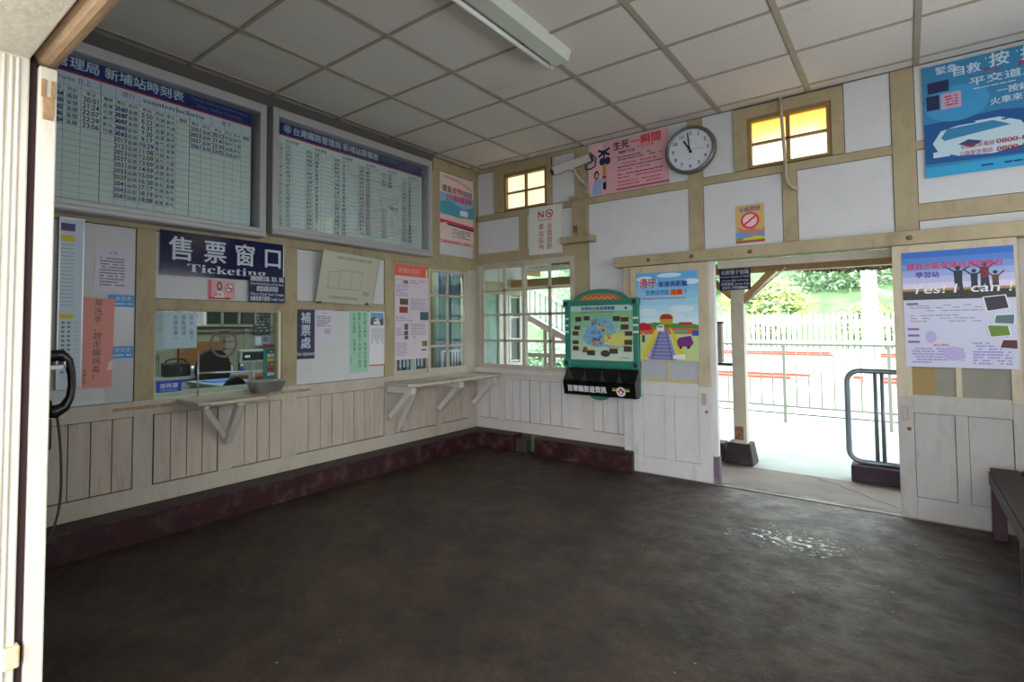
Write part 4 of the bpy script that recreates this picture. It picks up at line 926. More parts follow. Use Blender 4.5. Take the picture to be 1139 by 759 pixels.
for i in range(70):
    a, r = rn.uniform(0,2*PI), rn.uniform(0,1)**.5; u, v = .46+.20*r*math.cos(a), .49+.24*r*math.sin(a); s_ = rn.uniform(.012,.035)
    c.poly([(u+s_*rn.uniform(.6,1.2)*math.cos(k*PI/3), v+s_*rn.uniform(.6,1.2)*math.sin(k*PI/3)) for k in range(6)], mc[i%6])
c.up()
for i in range(26):
    u, v = .46+rn.uniform(-.2,.42), .5+rn.uniform(-.22,.22); c.line(u, v, u+rn.uniform(-.07,.07), v+rn.uniform(-.06,.06), .002, NB if i % 2 else W_)
for (u,v,w_,h_) in ((.09,.20,.10,.09),(.23,.19,.10,.08),(.07,.37,.10,.07),(.04,.47,.10,.08),(.04,.64,.10,.07),(.04,.745,.10,.08),(.70,.20,.11,.09),(.82,.22,.12,.08),(.82,.35,.12,.09),(.88,.47,.11,.08),(.87,.62,.12,.09),(.86,.73,.12,.10),(.28,.82,.13,.09),(.64,.78,.13,.09)):
    c.rect(u,v,u+w_,v+h_,F('photo_a',(50,62,66)) if rn.random()<.5 else F('photo_b',(70,56,60))); c.rect(u,v-.022,u+w_*.9,v-.004,YEL)
c.ell(.575,.87,.075,.06,MATS['print_photo_b']); c.poly([(.21,.80),(.24,.73),(.26,.78),(.29,.74),(.28,.86),(.20,.86)], F('photo_c',(120,80,50)))
c.text('苗栗綜合旅遊導覽圖', .46, .080, .055, NAVY, 'c', bold=.03, fitw=.54); c.text('Guide to the Miaoli County', .46, .132, .030, NAVY, 'c', fitw=.54); c.poly([(.90,.03),(.92,.06),(.90,.09),(.88,.06)], NAVY); c.text('苗栗縣政府', .88, .955, .03, GREY, 'c', fitw=.15); c.ell(.78,.945,.015,.018,YEL,10)
place(c, 'map_panel', 'B', 1.228, .938, .168, parent=t)
# brochure box
t = thing('brochure_box', 'black acrylic brochure box with white characters under the tourist map', 'brochure box', (1.54,-.2,.62)); at = (1.54,-.2,.62)
bk = M('black_acrylic', (16,17,17), .12); b = MB()
x0, x1 = 1.205, 1.868
b.box(x0,x1,-.186,-.180,.628,.868,bk)
b.prism([(x0,-.262,.640),(x0,-.284,.745),(x0,-.280,.745),(x0,-.258,.640)], (x1-x0,0,0), bk)
b.box(x0,x1,-.262,-.18,.632,.640,bk)
for x in (x0, x1-.005): b.prism([(x,-.262,.634),(x,-.286,.748),(x,-.19,.866),(x,-.18,.866),(x,-.18,.634)], (.005,0,0), bk)
b.build('box', t, at)
for x in (1.365,1.53,1.69): b = MB(); b.prism([(x,-.258,.64),(x,-.275,.735),(x,-.20,.80),(x,-.186,.86),(x,-.186,.64)], (.004,0,0), bk); b.build('divider', t, at)
b = MB(); b.box(x0-.003,x0+.006,-.25,-.19,.63,.74,M('red_brown_edge',(90,34,24),.4)); b.build('side_edge', t, at)
c = Card(.655, .098, bk, .0005); c.up(); c.text('苗栗縣旅遊資訊', .335, .74, .50, W_, 'c', bold=.04, fitw=.56)
c.rect(.70,.24,.93,.42,GRN); c.rect(.70,.42,.93,.50,YEL); c.up(); c.ell(.815,.55,.062,.42,W_,24); c.up(); c.ell(.815,.35,.026,.16,RED,4); c.ell(.787,.52,.024,.15,MATS['print_orange'],4); c.ell(.843,.52,.024,.15,MATS['print_plum'],4); c.poly([(.775,.60),(.812,.90),(.812,.72)],GRN); c.poly([(.855,.60),(.818,.90),(.818,.72)],BLUE)
place(c, 'lettering_panel', 'B', 1.210, .643, .2625, parent=t, lean=.205)

# ================================================================== LEDGES AND WHAT STANDS ON THEM
ledge = M('ledge_paint', (188,180,160), .45, .1, 8, .2, grime=(96,74,52), gamt=.55, gscale=6)
t = thing('ticket_ledge', 'small worn shelf with V-shaped brackets under the ticket window', 'shelf', (.0,-2.9,.78)); at = (.0,-2.9,.78)
b = MB(); b.prism([(.004,-2.45,.768),(.34,-2.73,.768),(.355,-3.11,.768),(.30,-3.16,.768),(.004,-3.17,.768)], (0,0,.022), ledge); b.build('top', t, at, bevel=.004)
b = MB(); st = M('steel_edge', (150,148,140), .3, .2, 30, metal=.7, grime=(120,84,60), gamt=.5, gscale=20); b.prism([(.35,-3.12,.791),(.335,-2.74,.791),(.31,-2.76,.791),(.325,-3.10,.791)], (0,0,.002), st); b.build('edge_strip', t, at)
b = MB(); b.beam((.20,-3.085,.762), (.022,-2.845,.505), .05, .034, railbk, up=(0,1,0)); b.build('bracket', t, at, bevel=.002)
b = MB(); b.beam((.285,-2.88,.762), (.030,-2.835,.470), .05, .045, railbk, up=(0,1,0)); b.build('bracket', t, at, bevel=.002)
b = MB(); b.box(.005,.30,-3.12,-3.09,.745,.768,railbk); b.build('batten', t, at, bevel=.002)
t = thing('counter_shelf', 'long pale painted counter shelf on diagonal brackets in the corner', 'shelf', (.0,-1.1,.75)); at = (.0,-1.1,.75)
b = MB(); b.prism([(.006,-1.355,.727),(.32,-1.385,.727),(.385,-1.33,.727),(.352,-.045,.727),(.006,-.03,.727)], (0,0,.026), ledge); b.build('top', t, at, bevel=.005)
for i, (y, m_) in enumerate(((-1.30,railbk),(-.64,railbk),(-.09,railbk))):
    b = MB(); b.box(.006,.31,y-.032,y+.032,.662,.727,m_); b.beam((.27,y,.672),(.026,y,.43),.052,.056,m_,up=(0,1,0)); b.build('bracket', t, at, bevel=.003)
b = MB(); b.beam((.030,-1.222,.30),(.26,-1.262,.665),.045,.022,railbk,up=(0,1,0)); b.build('strut', t, at, bevel=.002)

# steel change tray
b = MB(); tx, ty, tz = .12, -2.60, .7905
def ringrect(cx, cy, z, hx, hy, r, n=5):
    P = []
    for sx, sy, a0 in ((1,1,0),(-1,1,PI/2),(-1,-1,PI),(1,-1,3*PI/2)):
        for i in range(n): a = a0+PI/2*i/(n-1); P.append((cx+sx*(hx-r)+r*math.cos(a), cy+sy*(hy-r)+r*math.sin(a), z))
    return P
rs = [ringrect(tx,ty,tz,.055,.095,.02), ringrect(tx,ty,tz+.075,.078,.122,.028), ringrect(tx,ty,tz+.078,.086,.130,.03), ringrect(tx,ty,tz+.074,.075,.119,.028), ringrect(tx,ty,tz+.003,.053,.092,.02)]
V = [[b.bm.verts.new(p) for p in r] for r in rs]; k = b.mi(steel); n = len(V[0])
b.bm.faces.new(V[0][::-1]); b.bm.faces.new(V[-1])
for A_, B_ in zip(V, V[1:]):
    for i in range(n): f = b.bm.faces.new([A_[i],A_[(i+1)%n],B_[(i+1)%n],B_[i]]); f.smooth = True
b.build('change_tray', at=(tx,ty,tz), label='rectangular stainless steel tray on the ticket ledge', cat='tray', rot=None)
# chrome rail rod at the window
t = thing('window_guard_rod', 'thin chrome rod guard standing at the ticket window', 'guard rail', (.02,-3.02,.79)); at = (.02,-3.02,.79)
b = MB(); b.tube([(.02,-3.035,.79),(.02,-3.035,1.09)], .006, steel, 10); b.lathe([(.014,0),(.014,.008),(0,.008)], (.02,-3.035,.79), steel, 12); b.build('upright', t, at)
b = MB(); b.tube([(.02,-3.035,.945),(.02,-2.66,.933),(.02,-2.645,.92),(.02,-2.64,.86)], .006, steel, 10); b.build('crossbar', t, at)
# fare display
t = thing('fare_display', 'pale grey electronic fare display on a post behind the ticket window', 'display', (-.12,-2.56,.79)); at = (-.12,-2.56,.79)
b = MB(); b.obox((-.12,-2.575,1.035),(.05,.215,.092),(0,.10,.02),greypl); b.build('case', t, at, bevel=.008)
b = MB(); b.obox((-.093,-2.575,1.035),(.003,.175,.062),(0,.10,.02),M('display_black',(14,22,22),.15)); b.build('screen', t, at)
b = MB()
for k in range(3): b.obox((-.090,-2.64+.014*k,1.034),(.001,.009,.018),(0,.10,.02),M('display_glow',(120,220,190),.4,emit=.8))
b.build('digits', t, at)
b = MB(); b.lathe([(0,0),(.05,0),(.05,.02),(.022,.03),(.022,.21),(0,.21)], (-.13,-2.57,.79), greypl, 18); b.build('post', t, at)
# card sticker stand
c = Card(.112, .262, F('card_teal', (40,130,120)), .004); c.up(); c.rect(0,0,1,.10,DR)
for v, mm in ((.16,NAVY),(.29,W_),(.41,YEL),(.54,MATS['print_orange']),(.68,RED),(.82,W_)): c.rect(.30,v,.85,v+.085,mm)
c.up(); c.text('VISA', .57, .235, .05, W_, 'c', bold=.03); c.ell(.50,.585,.10,.035,RED,16); c.ell(.64,.585,.10,.035,YEL,16); c.text('JCB', .57,.355,.05,BLUE,'c',bold=.03); c.text('$',.57,.89,.06,GRN,'c')
place(c, 'payment_sticker', 'L', -2.505, .858, -.085, 'green strip of payment card stickers at the right side of the ticket window', 'sticker')

# ================================================================== PAYPHONE
t = thing('payphone', 'black wall payphone beside the entrance door, handset and cord showing', 'telephone', (1.70,-4.38,1.10)); at = (1.70,-4.38,1.10)
b = MB(); b.box(1.58,1.80,-4.40,-4.262,.92,1.36,darkpl); b.box(1.60,1.76,-4.262,-4.238,.895,.985,darkpl); b.build('body', t, at, bevel=.008)
b = MB(); X = 1.70
path = [(X,-4.252,1.142),(X,-4.232,1.158),(X,-4.208,1.160),(X,-4.190,1.142),(X,-4.181,1.105),(X,-4.179,1.07),(X,-4.183,1.035),(X,-4.196,1.008),(X,-4.218,.996),(X,-4.246,1.0)]
b.tube(path, [.015,.018,.018,.014,.011,.0105,.011,.015,.020,.017], blackpl, 14)
b.tube([(X,-4.262,1.135),(X,-4.236,1.147)], [.025,.022], blackpl, 18); b.tube([(X,-4.262,1.012),(X,-4.234,1.006)], [.027,.024], blackpl, 18)
b.build('handset', t, at)
b = MB(); b.box(X-.03,X+.03,-4.262,-4.205,1.120,1.132,alu); b.box(X-.03,X+.03,-4.208,-4.203,1.118,1.142,alu); b.build('cradle_hook', t, at, label='metal cradle hook')
b = MB(); cp = [(X,-4.214,.985),(X,-4.208,.94),(X+.0,-4.203,.88),(X,-4.200,.80),(X,-4.202,.73),(X,-4.213,.67),(X,-4.235,.62),(X,-4.27,.59),(X,-4.31,.60),(X,-4.33,.66),(X,-4.34,.90)]
def smooth(P, n=6):
    P = [Vector(p) for p in P]; Q = []
    for i in range(len(P)-1):
        p0, p1, p2, p3 = P[max(i-1,0)], P[i], P[i+1], P[min(i+2,len(P)-1)]
        for k in range(n):
            u = k/n; Q.append(.5*((2*p1)+(p2-p0)*u+(2*p0-5*p1+4*p2-p3)*u*u+(3*p1-p0-3*p2+p3)*u**3))
    Q.append(P[-1]); return Q
b.tube(smooth(cp), .0036, M('armoured_cord', (70,70,74), .3, metal=.6), 10); b.build('cord', t, at)

# ================================================================== BENCH
t = thing('wooden_bench', 'dark brown wooden waiting bench at the right edge beside the sliding door', 'bench', (4.2,-1.3,0)); at = (4.2,-1.3,0)
b = MB()
for k in range(4): b.box(3.957+k*.125, 3.957+k*.125+.118, -2.4, -.235, .378, .402, darkwood)
b.build('seat', t, at, bevel=.003)
b = MB(); ap = M('bench_apron', (66,52,46), .7, .15, 8, .1, stretch=(1,.15,1)); b.box(3.950,3.972,-2.4,-.235,.305,.378,ap); b.box(4.43,4.45,-2.4,-.235,.305,.378,ap); b.box(3.972,4.43,-.255,-.235,.305,.378,darkwood); b.build('apron', t, at, bevel=.002)
for x, y in ((3.956,-.29),(4.39,-.29),(3.956,-2.38),(4.39,-2.38),(3.956,-1.34)):
    b = MB(); b.box(x,x+.058,y,y+.058,0,.378,M('maroon_leg',(58,24,34),.5,.15,10)); b.build('leg', t, at, bevel=.003)
# ================================================================== TICKET OFFICE (seen through the glass)
ow = M('office_cream_wall', (150,154,132), .7, .06, 4, grime=(110,104,80), gamt=.3, gscale=3)
OX = -2.75
b = MB(); b.box(OX-.1, OX, -4.4, 0, 0, 2.9, ow); b.box(OX, -.09, -4.5, -4.4, 0, 2.9, ow); b.box(OX, -.09, 0, .1, 0, 2.9, ow)
for z in (1.19, 1.245): b.box(OX, OX+.02, -4.4, 0, z, z+.012, M('dark_cable', (60,56,48), .6))
b.box(OX, OX+.03, -2.15, 0, 1.265, 1.295, ow)
for y in (-2.2,-1.9,-1.2,-.5): b.box(OX, OX+.012, y, y+.06, 0, 1.265, ow)
b.build('wall_office', kind='structure')
b = MB(); b.box(OX, -.09, -4.4, 0, -.1, 0, M('office_floor', (110,104,96), .5, .1, 3)); b.box(OX-.1,-.09,-4.5,.1,2.9,3.0,ceilm); b.build('trim_15', kind='structure')
w7 = MB(); dk = M('dark_pane', (46,56,58), .2)
for y in (-2.15,-1.935,-1.715,-1.50,-1.285,-1.07,-.85): w7.box(OX, OX+.05, y-.012, y+.012, 1.295, 1.62, ow)
w7.box(OX, OX+.05, -2.15, -.84, 1.61, 1.65, ow); w7 = w7.build('window_7', kind='structure', at=(OX,-1.5,1.4))
p = MB(); p.box(OX+.004, OX+.01, -2.14, -.85, 1.295, 1.62, dk); p.build('pane', w7, (OX,-1.5,1.4))
w8 = MB(); bl = M('blind_daylight_glow', (206,220,220), .6, emit=.35)  # blind given its own glow to imitate daylight from outside
for y in (-2.95,-2.57,-2.22): w8.box(OX, OX+.05, y-.015, y+.015, .95, 1.65, ow)
for z in (.95,1.17,1.30,1.65): w8.box(OX, OX+.05, -2.95, -2.22, z-.010, z+.010, ow)
w8 = w8.build('window_8', kind='structure', at=(OX,-2.6,1.2))
p = MB(); p.box(OX+.004, OX+.01, -2.95, -2.23, .95, 1.65, bl); p.box(OX+.012, OX+.014, -2.9, -2.3, 1.52, 1.6, M('green_sash', (70,140,110), .5)); p.build('pane', w8, (OX,-2.6,1.2))
# inner counter, desk
cg = M('counter_green', (150,168,156), .25, .05, 6)
b = MB(); b.box(-.50,-.095,-3.35,-2.0,.745,.790,cg); b.box(-.48,-.12,-3.3,-2.05,.0,.745,ow); b.build('inner_counter', at=(-.3,-2.7,0), label='pale green inner counter directly behind the ticket glass', cat='counter')
t = thing('office_desk', 'pale blue topped office desk behind the ticket window', 'desk', (-1.9,-1.7,0)); at = (-1.9,-1.7,0)
b = MB(); b.box(-1.88,-1.20,-2.28,-1.0,.69,.72,M('desk_top', (176,190,208), .25)); b.build('desk_top', t, at, bevel=.004)
for x,y in ((-1.83,-2.22),(-1.25,-2.22),(-1.83,-1.06),(-1.25,-1.06)):
    b = MB(); b.box(x-.025,x+.025,y-.025,y+.025,0,.69,darkpl); b.build('leg', t, at)
b = MB(); b.box(-1.24,-1.225,-2.2,-1.05,.3,.69,M('desk_panel', (190,198,206), .5)); b.box(-1.83,-1.3,-2.262,-2.25,.3,.69,MATS['desk_panel']); b.build('modesty_panel', t, at)
b = MB(); b.box(-2.72,-2.40,-2.45,-1.0,.0,.69,MATS['desk_panel']); b.box(-2.725,-2.385,-2.47,-.98,.69,.72,MATS['desk_top']); b.build('office_sideboard', at=(-2.57,-1.7,0), label='low pale sideboard along the far office wall', cat='sideboard', bevel=.004)
def office_chair(x, y, top, w, lab, rz, m=None):
    m = m or M('chair_black', (20,22,28), .7)
    t = thing('office_chair', lab, 'chair', (x,y,0)); at = (x,y,0); cs, sn = math.cos(rz), math.sin(rz)
    b = MB(); P = [(w/2*math.cos(a)*(1 if True else 1), max(-.28,.20*math.sin(a)*1.15)) for a in [2*PI*i/24 for i in range(24)]]
    pts = [Vector((x+cs*.0-sn*u, y+sn*.0+cs*u, top-.23+v)) for u, v in P]
    b.prism(pts, (cs*.05, sn*.05, 0), m); b.build('backrest', t, at, bevel=.012)
    b = MB(); b.obox((x+cs*.24,y+sn*.24,.45), (.44,w,.07), (0,0,rz), m); b.build('seat', t, at, bevel=.02)
    b = MB(); b.tube([(x+cs*.22,y+sn*.22,.42),(x+cs*.22,y+sn*.22,.08)], .025, darkpl, 10); b.tube([(x+cs*.22,y+sn*.22,.42),(x+cs*.03,y+sn*.03,.42),(x+cs*.02,y+sn*.02,.7)], .014, darkpl, 8); b.build('post', t, at)
    b = MB()
    for k in range(5): a = 2*PI*k/5; b.tube([(x+cs*.22,y+sn*.22,.09),(x+cs*.22+.19*math.cos(a),y+sn*.22+.19*math.sin(a),.06)], .016, darkpl, 8); b.lathe([(0,0),(.02,.01),(.02,.04),(0,.05)], (x+cs*.22+.19*math.cos(a),y+sn*.22+.19*math.sin(a),.0), darkpl, 8)
    b.build('base', t, at)
office_chair(-.745,-2.36,.835,.27,'low black office chair nearest the ticket window, in front of the desk', PI)
office_chair(-2.33,-1.80,1.02,.40,'black office chair with rounded back standing behind the desk', 0)
b = MB(); b.box(OX+.002,OX+.05,-2.0,-1.50,.72,1.09,M('orange_wood', (150,104,60), .45, .15, 6, stretch=(1,1,4))); b.build('wood_panel', at=(OX,-1.75,.9), label='orange brown wooden panel behind the rounded black office chair', cat='panel')
t = thing('desk_radio', 'dark radio with a curved carrying handle on the office sideboard', 'radio', (-2.5,-2.12,.72)); at = (-2.5,-2.12,.72)
b = MB(); b.obox((-2.5,-2.12,.80),(.11,.27,.145),(0,0,-.1),darkpl); b.build('case', t, at, bevel=.012)
b = MB(); b.tube(smooth([(-2.5,-2.23,.86),(-2.5,-2.21,.90),(-2.5,-2.12,.915),(-2.5,-2.03,.90),(-2.5,-2.01,.86)]), .010, darkpl, 8); b.build('handle', t, at)
b = MB(); b.lathe([(.035,0),(.035,.003),(0,.003)], (-2.444,-2.06,.80), GREY, 14, 'x'); b.build('dial', t, at)
def bottle(x, y, z, r, h, m, mc, lab, grp=None):
    t = thing('bottle', lab, 'bottle', (x,y,z)); 
    b = MB(); b.lathe([(0,0),(r,0),(r,h*.6),(r*.45,h*.75),(r*.4,h*.8)], (x,y,z), m, 14); b.build('body', t, (x,y,z))
    b = MB(); b.lathe([(r*.5,h*.78),(r*.45,h),(0,h)], (x,y,z), mc, 12); b.build('cap', t, (x,y,z))
bottle(-2.50,-1.50,.72,.028,.12,W_,RED,'small white bottle with a red cap on the office sideboard')
bottle(-2.46,-1.38,.72,.030,.10,BLUE,W_,'squat blue bottle with a white cap on the office sideboard')
bottle(-2.55,-1.36,.72,.018,.17,darkpl,darkpl,'slim dark bottle on the office sideboard beside the blue one')
b = MB(); b.lathe([(0,0),(.034,0),(.036,.11),(.032,.11),(.030,.005),(0,.005)], (-2.46,-1.96,.72), steel, 18); b.build('steel_cup', at=(-2.46,-1.96,.72), label='shiny steel cup beside the desk radio', cat='cup')
b = MB(); b.box(-1.75,-1.45,-1.80,-1.54,.72,.755,M('brown_folder', (120,62,36), .5)); b.build('folder', at=(-1.6,-1.67,.72), label='brown folder lying on the office desk near the red capped bottle', cat='folder', bevel=.002)
b = MB(); b.obox((-1.62,-2.05,.726),(.21,.30,.012),(0,0,.15),F('bright_blue_paper',(90,150,220))); b.build('document', at=(-1.62,-2.05,.72), label='light blue document lying on the office desk', cat='document')
c = Card(.23,.29,F('chalk_board',(40,54,54)),.01); c.up(); c.greek(.1,.1,.9,.9,6,F('chalk',(150,160,160)),.5)
place(c, 'blackboard', 'L', -1.09, 1.165, OX+.03, 'small dark blackboard with chalk writing on the far office wall', 'blackboard')
c = Card(.22,.13,F('pale_sheet',(150,170,190)),.002); c.up(); c.rect(.1,.1,.45,.9,W_); c.rect(.55,.1,.9,.6,GREY)
place(c, 'wall_notice', 'L', -1.08, 1.02, OX+.03, 'pale blue notice under the blackboard on the far office wall', 'notice')
# behind the office window near the corner: cabinet, curtain, binders, bagged papers
brw = M('brown_cabinet', (120,92,54), .5, .12, 6, stretch=(1,1,.3))
t = thing('wooden_cabinet', 'brown wooden cabinet behind the four-pane column of the office window', 'cabinet', (-.40,-.57,0)); at = (-.40,-.57,0)
b = MB(); b.box(-.80,-.25,-.98,-.46,0,1.95,brw); b.build('carcass', t, at, bevel=.003)
for y0, y1 in ((-.975,-.725),(-.715,-.465)):
    b = MB(); b.box(-.25,-.235,y0,y1,.1,1.9,brw); dd = b.build('door', t, at, bevel=.002)
    b = MB(); b.tube([(-.228,(y0+y1)/2+(.09 if y0 < -.8 else -.09),1.15),(-.228,(y0+y1)/2+(.09 if y0 < -.8 else -.09),1.25)],.006,steel,8); hh = b.build('handle', dd, at)
b = MB(); cu = M('blue_grey_cloth', (112,132,152), .8, .1, 10)
P = [(-.16+.018*math.sin(i*1.1), -.47+.40*i/40) for i in range(41)]
for (x0_,y0_),(x1_,y1_) in zip(P, P[1:]): b.hexa([(x0_,y0_,.75),(x1_,y1_,.75),(x1_-.006,y1_,.75),(x0_-.006,y0_,.75),(x0_,y0_,1.84),(x1_,y1_,1.84),(x1_-.006,y1_,1.84),(x0_-.006,y0_,1.84)], cu)
b.build('curtain', at=(-.16,-.27,.75), label='blue grey curtain behind the right panes of the office window', cat='curtain')
b = MB(); b.box(-.133,-.10,-.44,-.10,.78,1.0,M('white_package', (206,212,216), .35)) 
for k in range(7): b.box(-.099,-.097,-.43+.047*k,-.40+.047*k,.80,.98,GREY if k % 2 else F('slate',(96,104,120)))
b.box(-.135,-.092,-.45,-.09,.765,.78,darkwood); b.build('paper_bundle', at=(-.15,-.27,.78), label='white wrapped paper bundle behind the bottom panes of the office window', cat='bundle', bevel=.002)
sh = MB(); sh.box(-.228,-.092,-1.20,-.70,.735,.752,brw); sh.build('binder_shelf', at=(-.2,-.95,.74), label='low wooden shelf carrying binders behind the office window', cat='shelf')
bc = [('dark red',(96,30,44)),('maroon',(70,24,40)),('grey',(140,140,150)),('navy blue',(40,50,90)),('pale blue',(120,150,180)),('slate blue',(70,90,130)),('white',(190,196,204)),('dark grey',(60,64,72)),('steel blue',(84,110,150))]
for k,(nm,cc) in enumerate(bc):
    y = -1.185+.050*k; b = MB(); b.box(-.225,-.10,y,y+.042,.752,1.02+.01*(k%3),F('binder_%d'%k,cc)); b.box(-.100,-.098,y+.010,y+.032,.86,.96,W_)
    b.build('binder', at=(-.18,y+.02,.752), bevel=.003, label=f'{nm} binder standing on the low shelf behind the office window', cat='binder', group='binders behind the office window')

# ================================================================== OUTSIDE
plat = M('platform_concrete', (200,206,198), .9, .05, 2, .15, grime=(150,176,140), gamt=.3, gscale=1.5)
b = MB(); b.box(-8, 12, .0, .66, -.12, -.002, M('stained_apron_concrete', (112,104,94), .8, .2, 2.5, .35, grime=(70,62,54), gamt=.6, gscale=2.2))
CP = [(2.93,.64),(3.02,.60),(3.08,.52),(3.17,.47),(3.24,.38),(3.33,.30),(3.38,.22),(3.47,.15),(3.53,.08)]
for (xa,ya),(xb,yb) in zip(CP, CP[1:]): b.beam((xa,ya,-.0035),(xb,yb,-.0035),.007,.005,groove)
b.build('trim_16', kind='structure')
b = MB(); b.box(-8, 12, .66, 4.3, -.12, -.004, M('mossy_platform_concrete', (154,164,156), .9, .12, 2, .2, grime=(124,142,116), gamt=.5, gscale=1.6)); b.build('ground', kind='structure')
b = MB(); b.box(-14, 20, 4.3, 9, -1.0, -.9, M('track_ballast', (190,184,178), .95, .2, 14, .5)); b.box(-14,20,4.2,4.3,-1,-.004,plat)
b.box(-14,20,9.0,9.7,-1.0,.24,plat); b.box(-14,20,9.7,10.8,-1.0,.70,plat); b.build('trim_17', kind='structure')
b = MB(); b.box(-10, 14, -9, -4.8, -.12, 0, concrete); b.build('trim_18', kind='structure')
for y, nm in ((5.2,'near'),(6.3,'middle')):
    b = MB(); b.box(-14,20,y,y+.07,-.9,-.76,rust); b.build('rail', at=(3,y,-.9), label=f'rusty rail on the sunken track bed, {nm} one beyond the platform', cat='rail')
redk = M('red_kerb_paint', (190,72,48), .7, .1, 6)
for (x0,x1,xb,y,z0,z1,lab) in ((-2.2,2.32,2.36,9.62,.58,.66,'upper left red edged kerb across the track'),(3.0,12,3.0,9.62,.58,.66,'upper right red edged kerb across the track'),(-2.2,2.02,1.66,8.9,.10,.215,'lower left red edged kerb across the track'),(2.76,12,2.90,8.9,.10,.215,'lower right red edged kerb across the track')):
    b = MB(); h_ = (z1-z0)
    for (za,zb,xx) in ((z1-h_*.38,z1,x1 if x0 < 0 else x0),(z0,z0+h_*.34,xb)):
        (b.box(x0,xx,y,y+.08,za,zb,redk) if x0 < 0 else b.box(xx,x1,y,y+.08,za,zb,redk))
    b.box(x0,x1,y+.03,y+.12,z0-.02,z1+.004,plat); b.build('platform_kerb', at=((x0+x1)/2,y,z0), label=lab, cat='kerb')
# canopy
canw = M('canopy_timber', (176,142,96), .6, .15, 5, .15, grime=(90,64,40), gamt=.5, gscale=4, stretch=(.4,1,1))
b = MB(); b.box(-5, 8, .68, .78, 1.712, 1.80, canw); b.box(-5,8,.78,.80,1.722,1.738,railbk); b.box(-5,8,.66,.80,1.96,2.08,canw); 
for x in [-4.6+.9*k for k in range(14)]: b.box(x,x+.05,.10,1.45,1.90,1.965,canw)
b.prism([(-5,.10,2.30),(-5,1.6,1.985),(-5,1.6,2.01),(-5,.10,2.33)], (13,0,0), M('canopy_roof', (120,112,100), .8))
for x in [-4.1+1.0*k for k in range(12)]: b.box(x-.03,x+.03,.64,.685,1.765,1.80,railbk)
b.build('trim_19', kind='structure')
pw = M('weathered_post_paint', (196,190,172), .6, .12, 5, .2, grime=(96,72,50), gamt=.55, gscale=5, stretch=(1,1,.5))
t = thing('canopy_post', 'white wooden canopy post with diagonal braces on a dark concrete foot outside the doorway', 'post', (2.44,.73,0)); at = (2.44,.73,0)
b = MB(); b.box(2.390,2.495,.68,.78,.18,1.722,pw); b.box(2.40,2.47,.672,.68,.22,.34,rust); b.build('post', t, at, bevel=.004)
for a_, z_ in (((2.40,.73,1.50),(2.16,.73,1.735)),((2.485,.73,1.47),(2.80,.73,1.80))):
    b = MB(); b.beam(a_, z_, .055, .075, canw, up=(0,1,0)); b.build('brace', t, at, bevel=.003)
b = MB(); b.tube([(2.50,.70,1.44),(2.83,.68,1.74)], .009, railbk, 8); b.build('brace_rod', t, at)
b = MB(); fd = M('dark_foot_concrete', (54,46,48), .85, .3, 14, .5, grime=(120,110,104), gamt=.35, gscale=9); b.hexa([(2.30,.67,0),(2.545,.67,0),(2.545,.90,0),(2.30,.90,0),(2.335,.675,.19),(2.52,.675,.19),(2.52,.86,.19),(2.335,.86,.19)], fd); b.build('foot', t, at, bevel=.01)
b = MB(); b.box(1.2,2.295,.70,.88,0,.165,fd); b.build('low_wall', at=(1.8,.8,0), label='low dark concrete kerb running left from the foot of the canopy post', cat='kerb', bevel=.01)
b = MB(); b.tube([(1.2,.72,.887),(2.386,.72,.887)], .014, darkpl, 10); b.tube([(2.20,.72,.165),(2.20,.72,.887)], .012, darkpl, 8); b.build('dark_handrail', at=(1.8,.72,.5), label='dark pipe handrail between the left door jamb and the canopy post', cat='handrail')
b = MB(); gb = M('grey_box_metal', (160,154,144), .5, .1, 8); b.box(2.15,2.312,.66,.74,.905,1.275,gb); b.box(2.14,2.322,.65,.75,1.262,1.28,darkpl); b.box(2.17,2.292,.655,.66,.93,1.24,gb); b.build('meter_box', at=(2.2,.7,.905), label='narrow grey metal box standing on the dark handrail outside', cat='box', bevel=.003)
# tubular barrier
t = thing('tubular_barrier', 'rounded grey tubular barrier on a dark purple block outside the right door', 'barrier', (3.7,.74,0)); at = (3.7,.74,0)
gm = M('galvanised_blue_grey', (126,136,144), .35, .08, 8, metal=.35)
def rrect(x0,x1,z0,z1,r,y):
    P = []
    for cx_,cz_,a0 in ((x1-r,z1-r,0),(x0+r,z1-r,PI/2),(x0+r,z0+r,PI),(x1-r,z0+r,3*PI/2)):
        for i in range(7): a = a0+PI/2*i/6; P.append((cx_+r*math.cos(a),y,cz_+r*math.sin(a)))
    return P
b = MB(); b.tube(rrect(3.225,4.45,.150,.872,.085,.74), .021, gm, 14, closed=True); b.build('frame', t, at)
for x in (3.405,3.448,3.95):
    b = MB(); b.tube([(x,.74,.155),(x,.74,.868)], .014, gm, 10); b.build('upright', t, at)
b = MB(); b.box(3.238,4.44,.66,.84,0,.128,M('purple_block', (60,44,58), .8, .2, 12, .3)); b.build('block', t, at, bevel=.006)
# platform railing
t = thing('platform_railing', 'long pale metal railing with thin vertical bars along the platform', 'railing', (2.4,3.43,0)); at = (2.4,3.43,0)
rl = M('railing_paint', (128,132,118), .5, .06, 8)
b = MB(); b.tube([(1.318,3.43,1.0),(9,3.43,1.0)], .017, rl, 10); b.build('top_rail', t, at)
b = MB(); b.tube([(1.318,3.43,.205),(9,3.43,.205)], .012, rl, 8); b.build('bottom_rail', t, at)
k = 0
for j in range(-1, 6):
    x = 2.38+1.062*j; b = MB(); b.box(x-.016,x+.016,3.414,3.446,-.004,1.0,rl); b.build('post', t, at)
    for i in range(1, 8):
        if -1 <= j <= 2 : b = MB(); b.tube([(x+.1328*i,3.43,.205),(x+.1328*i,3.43,1.0)], .0065, rl, 6); b.build('bar', t, at)
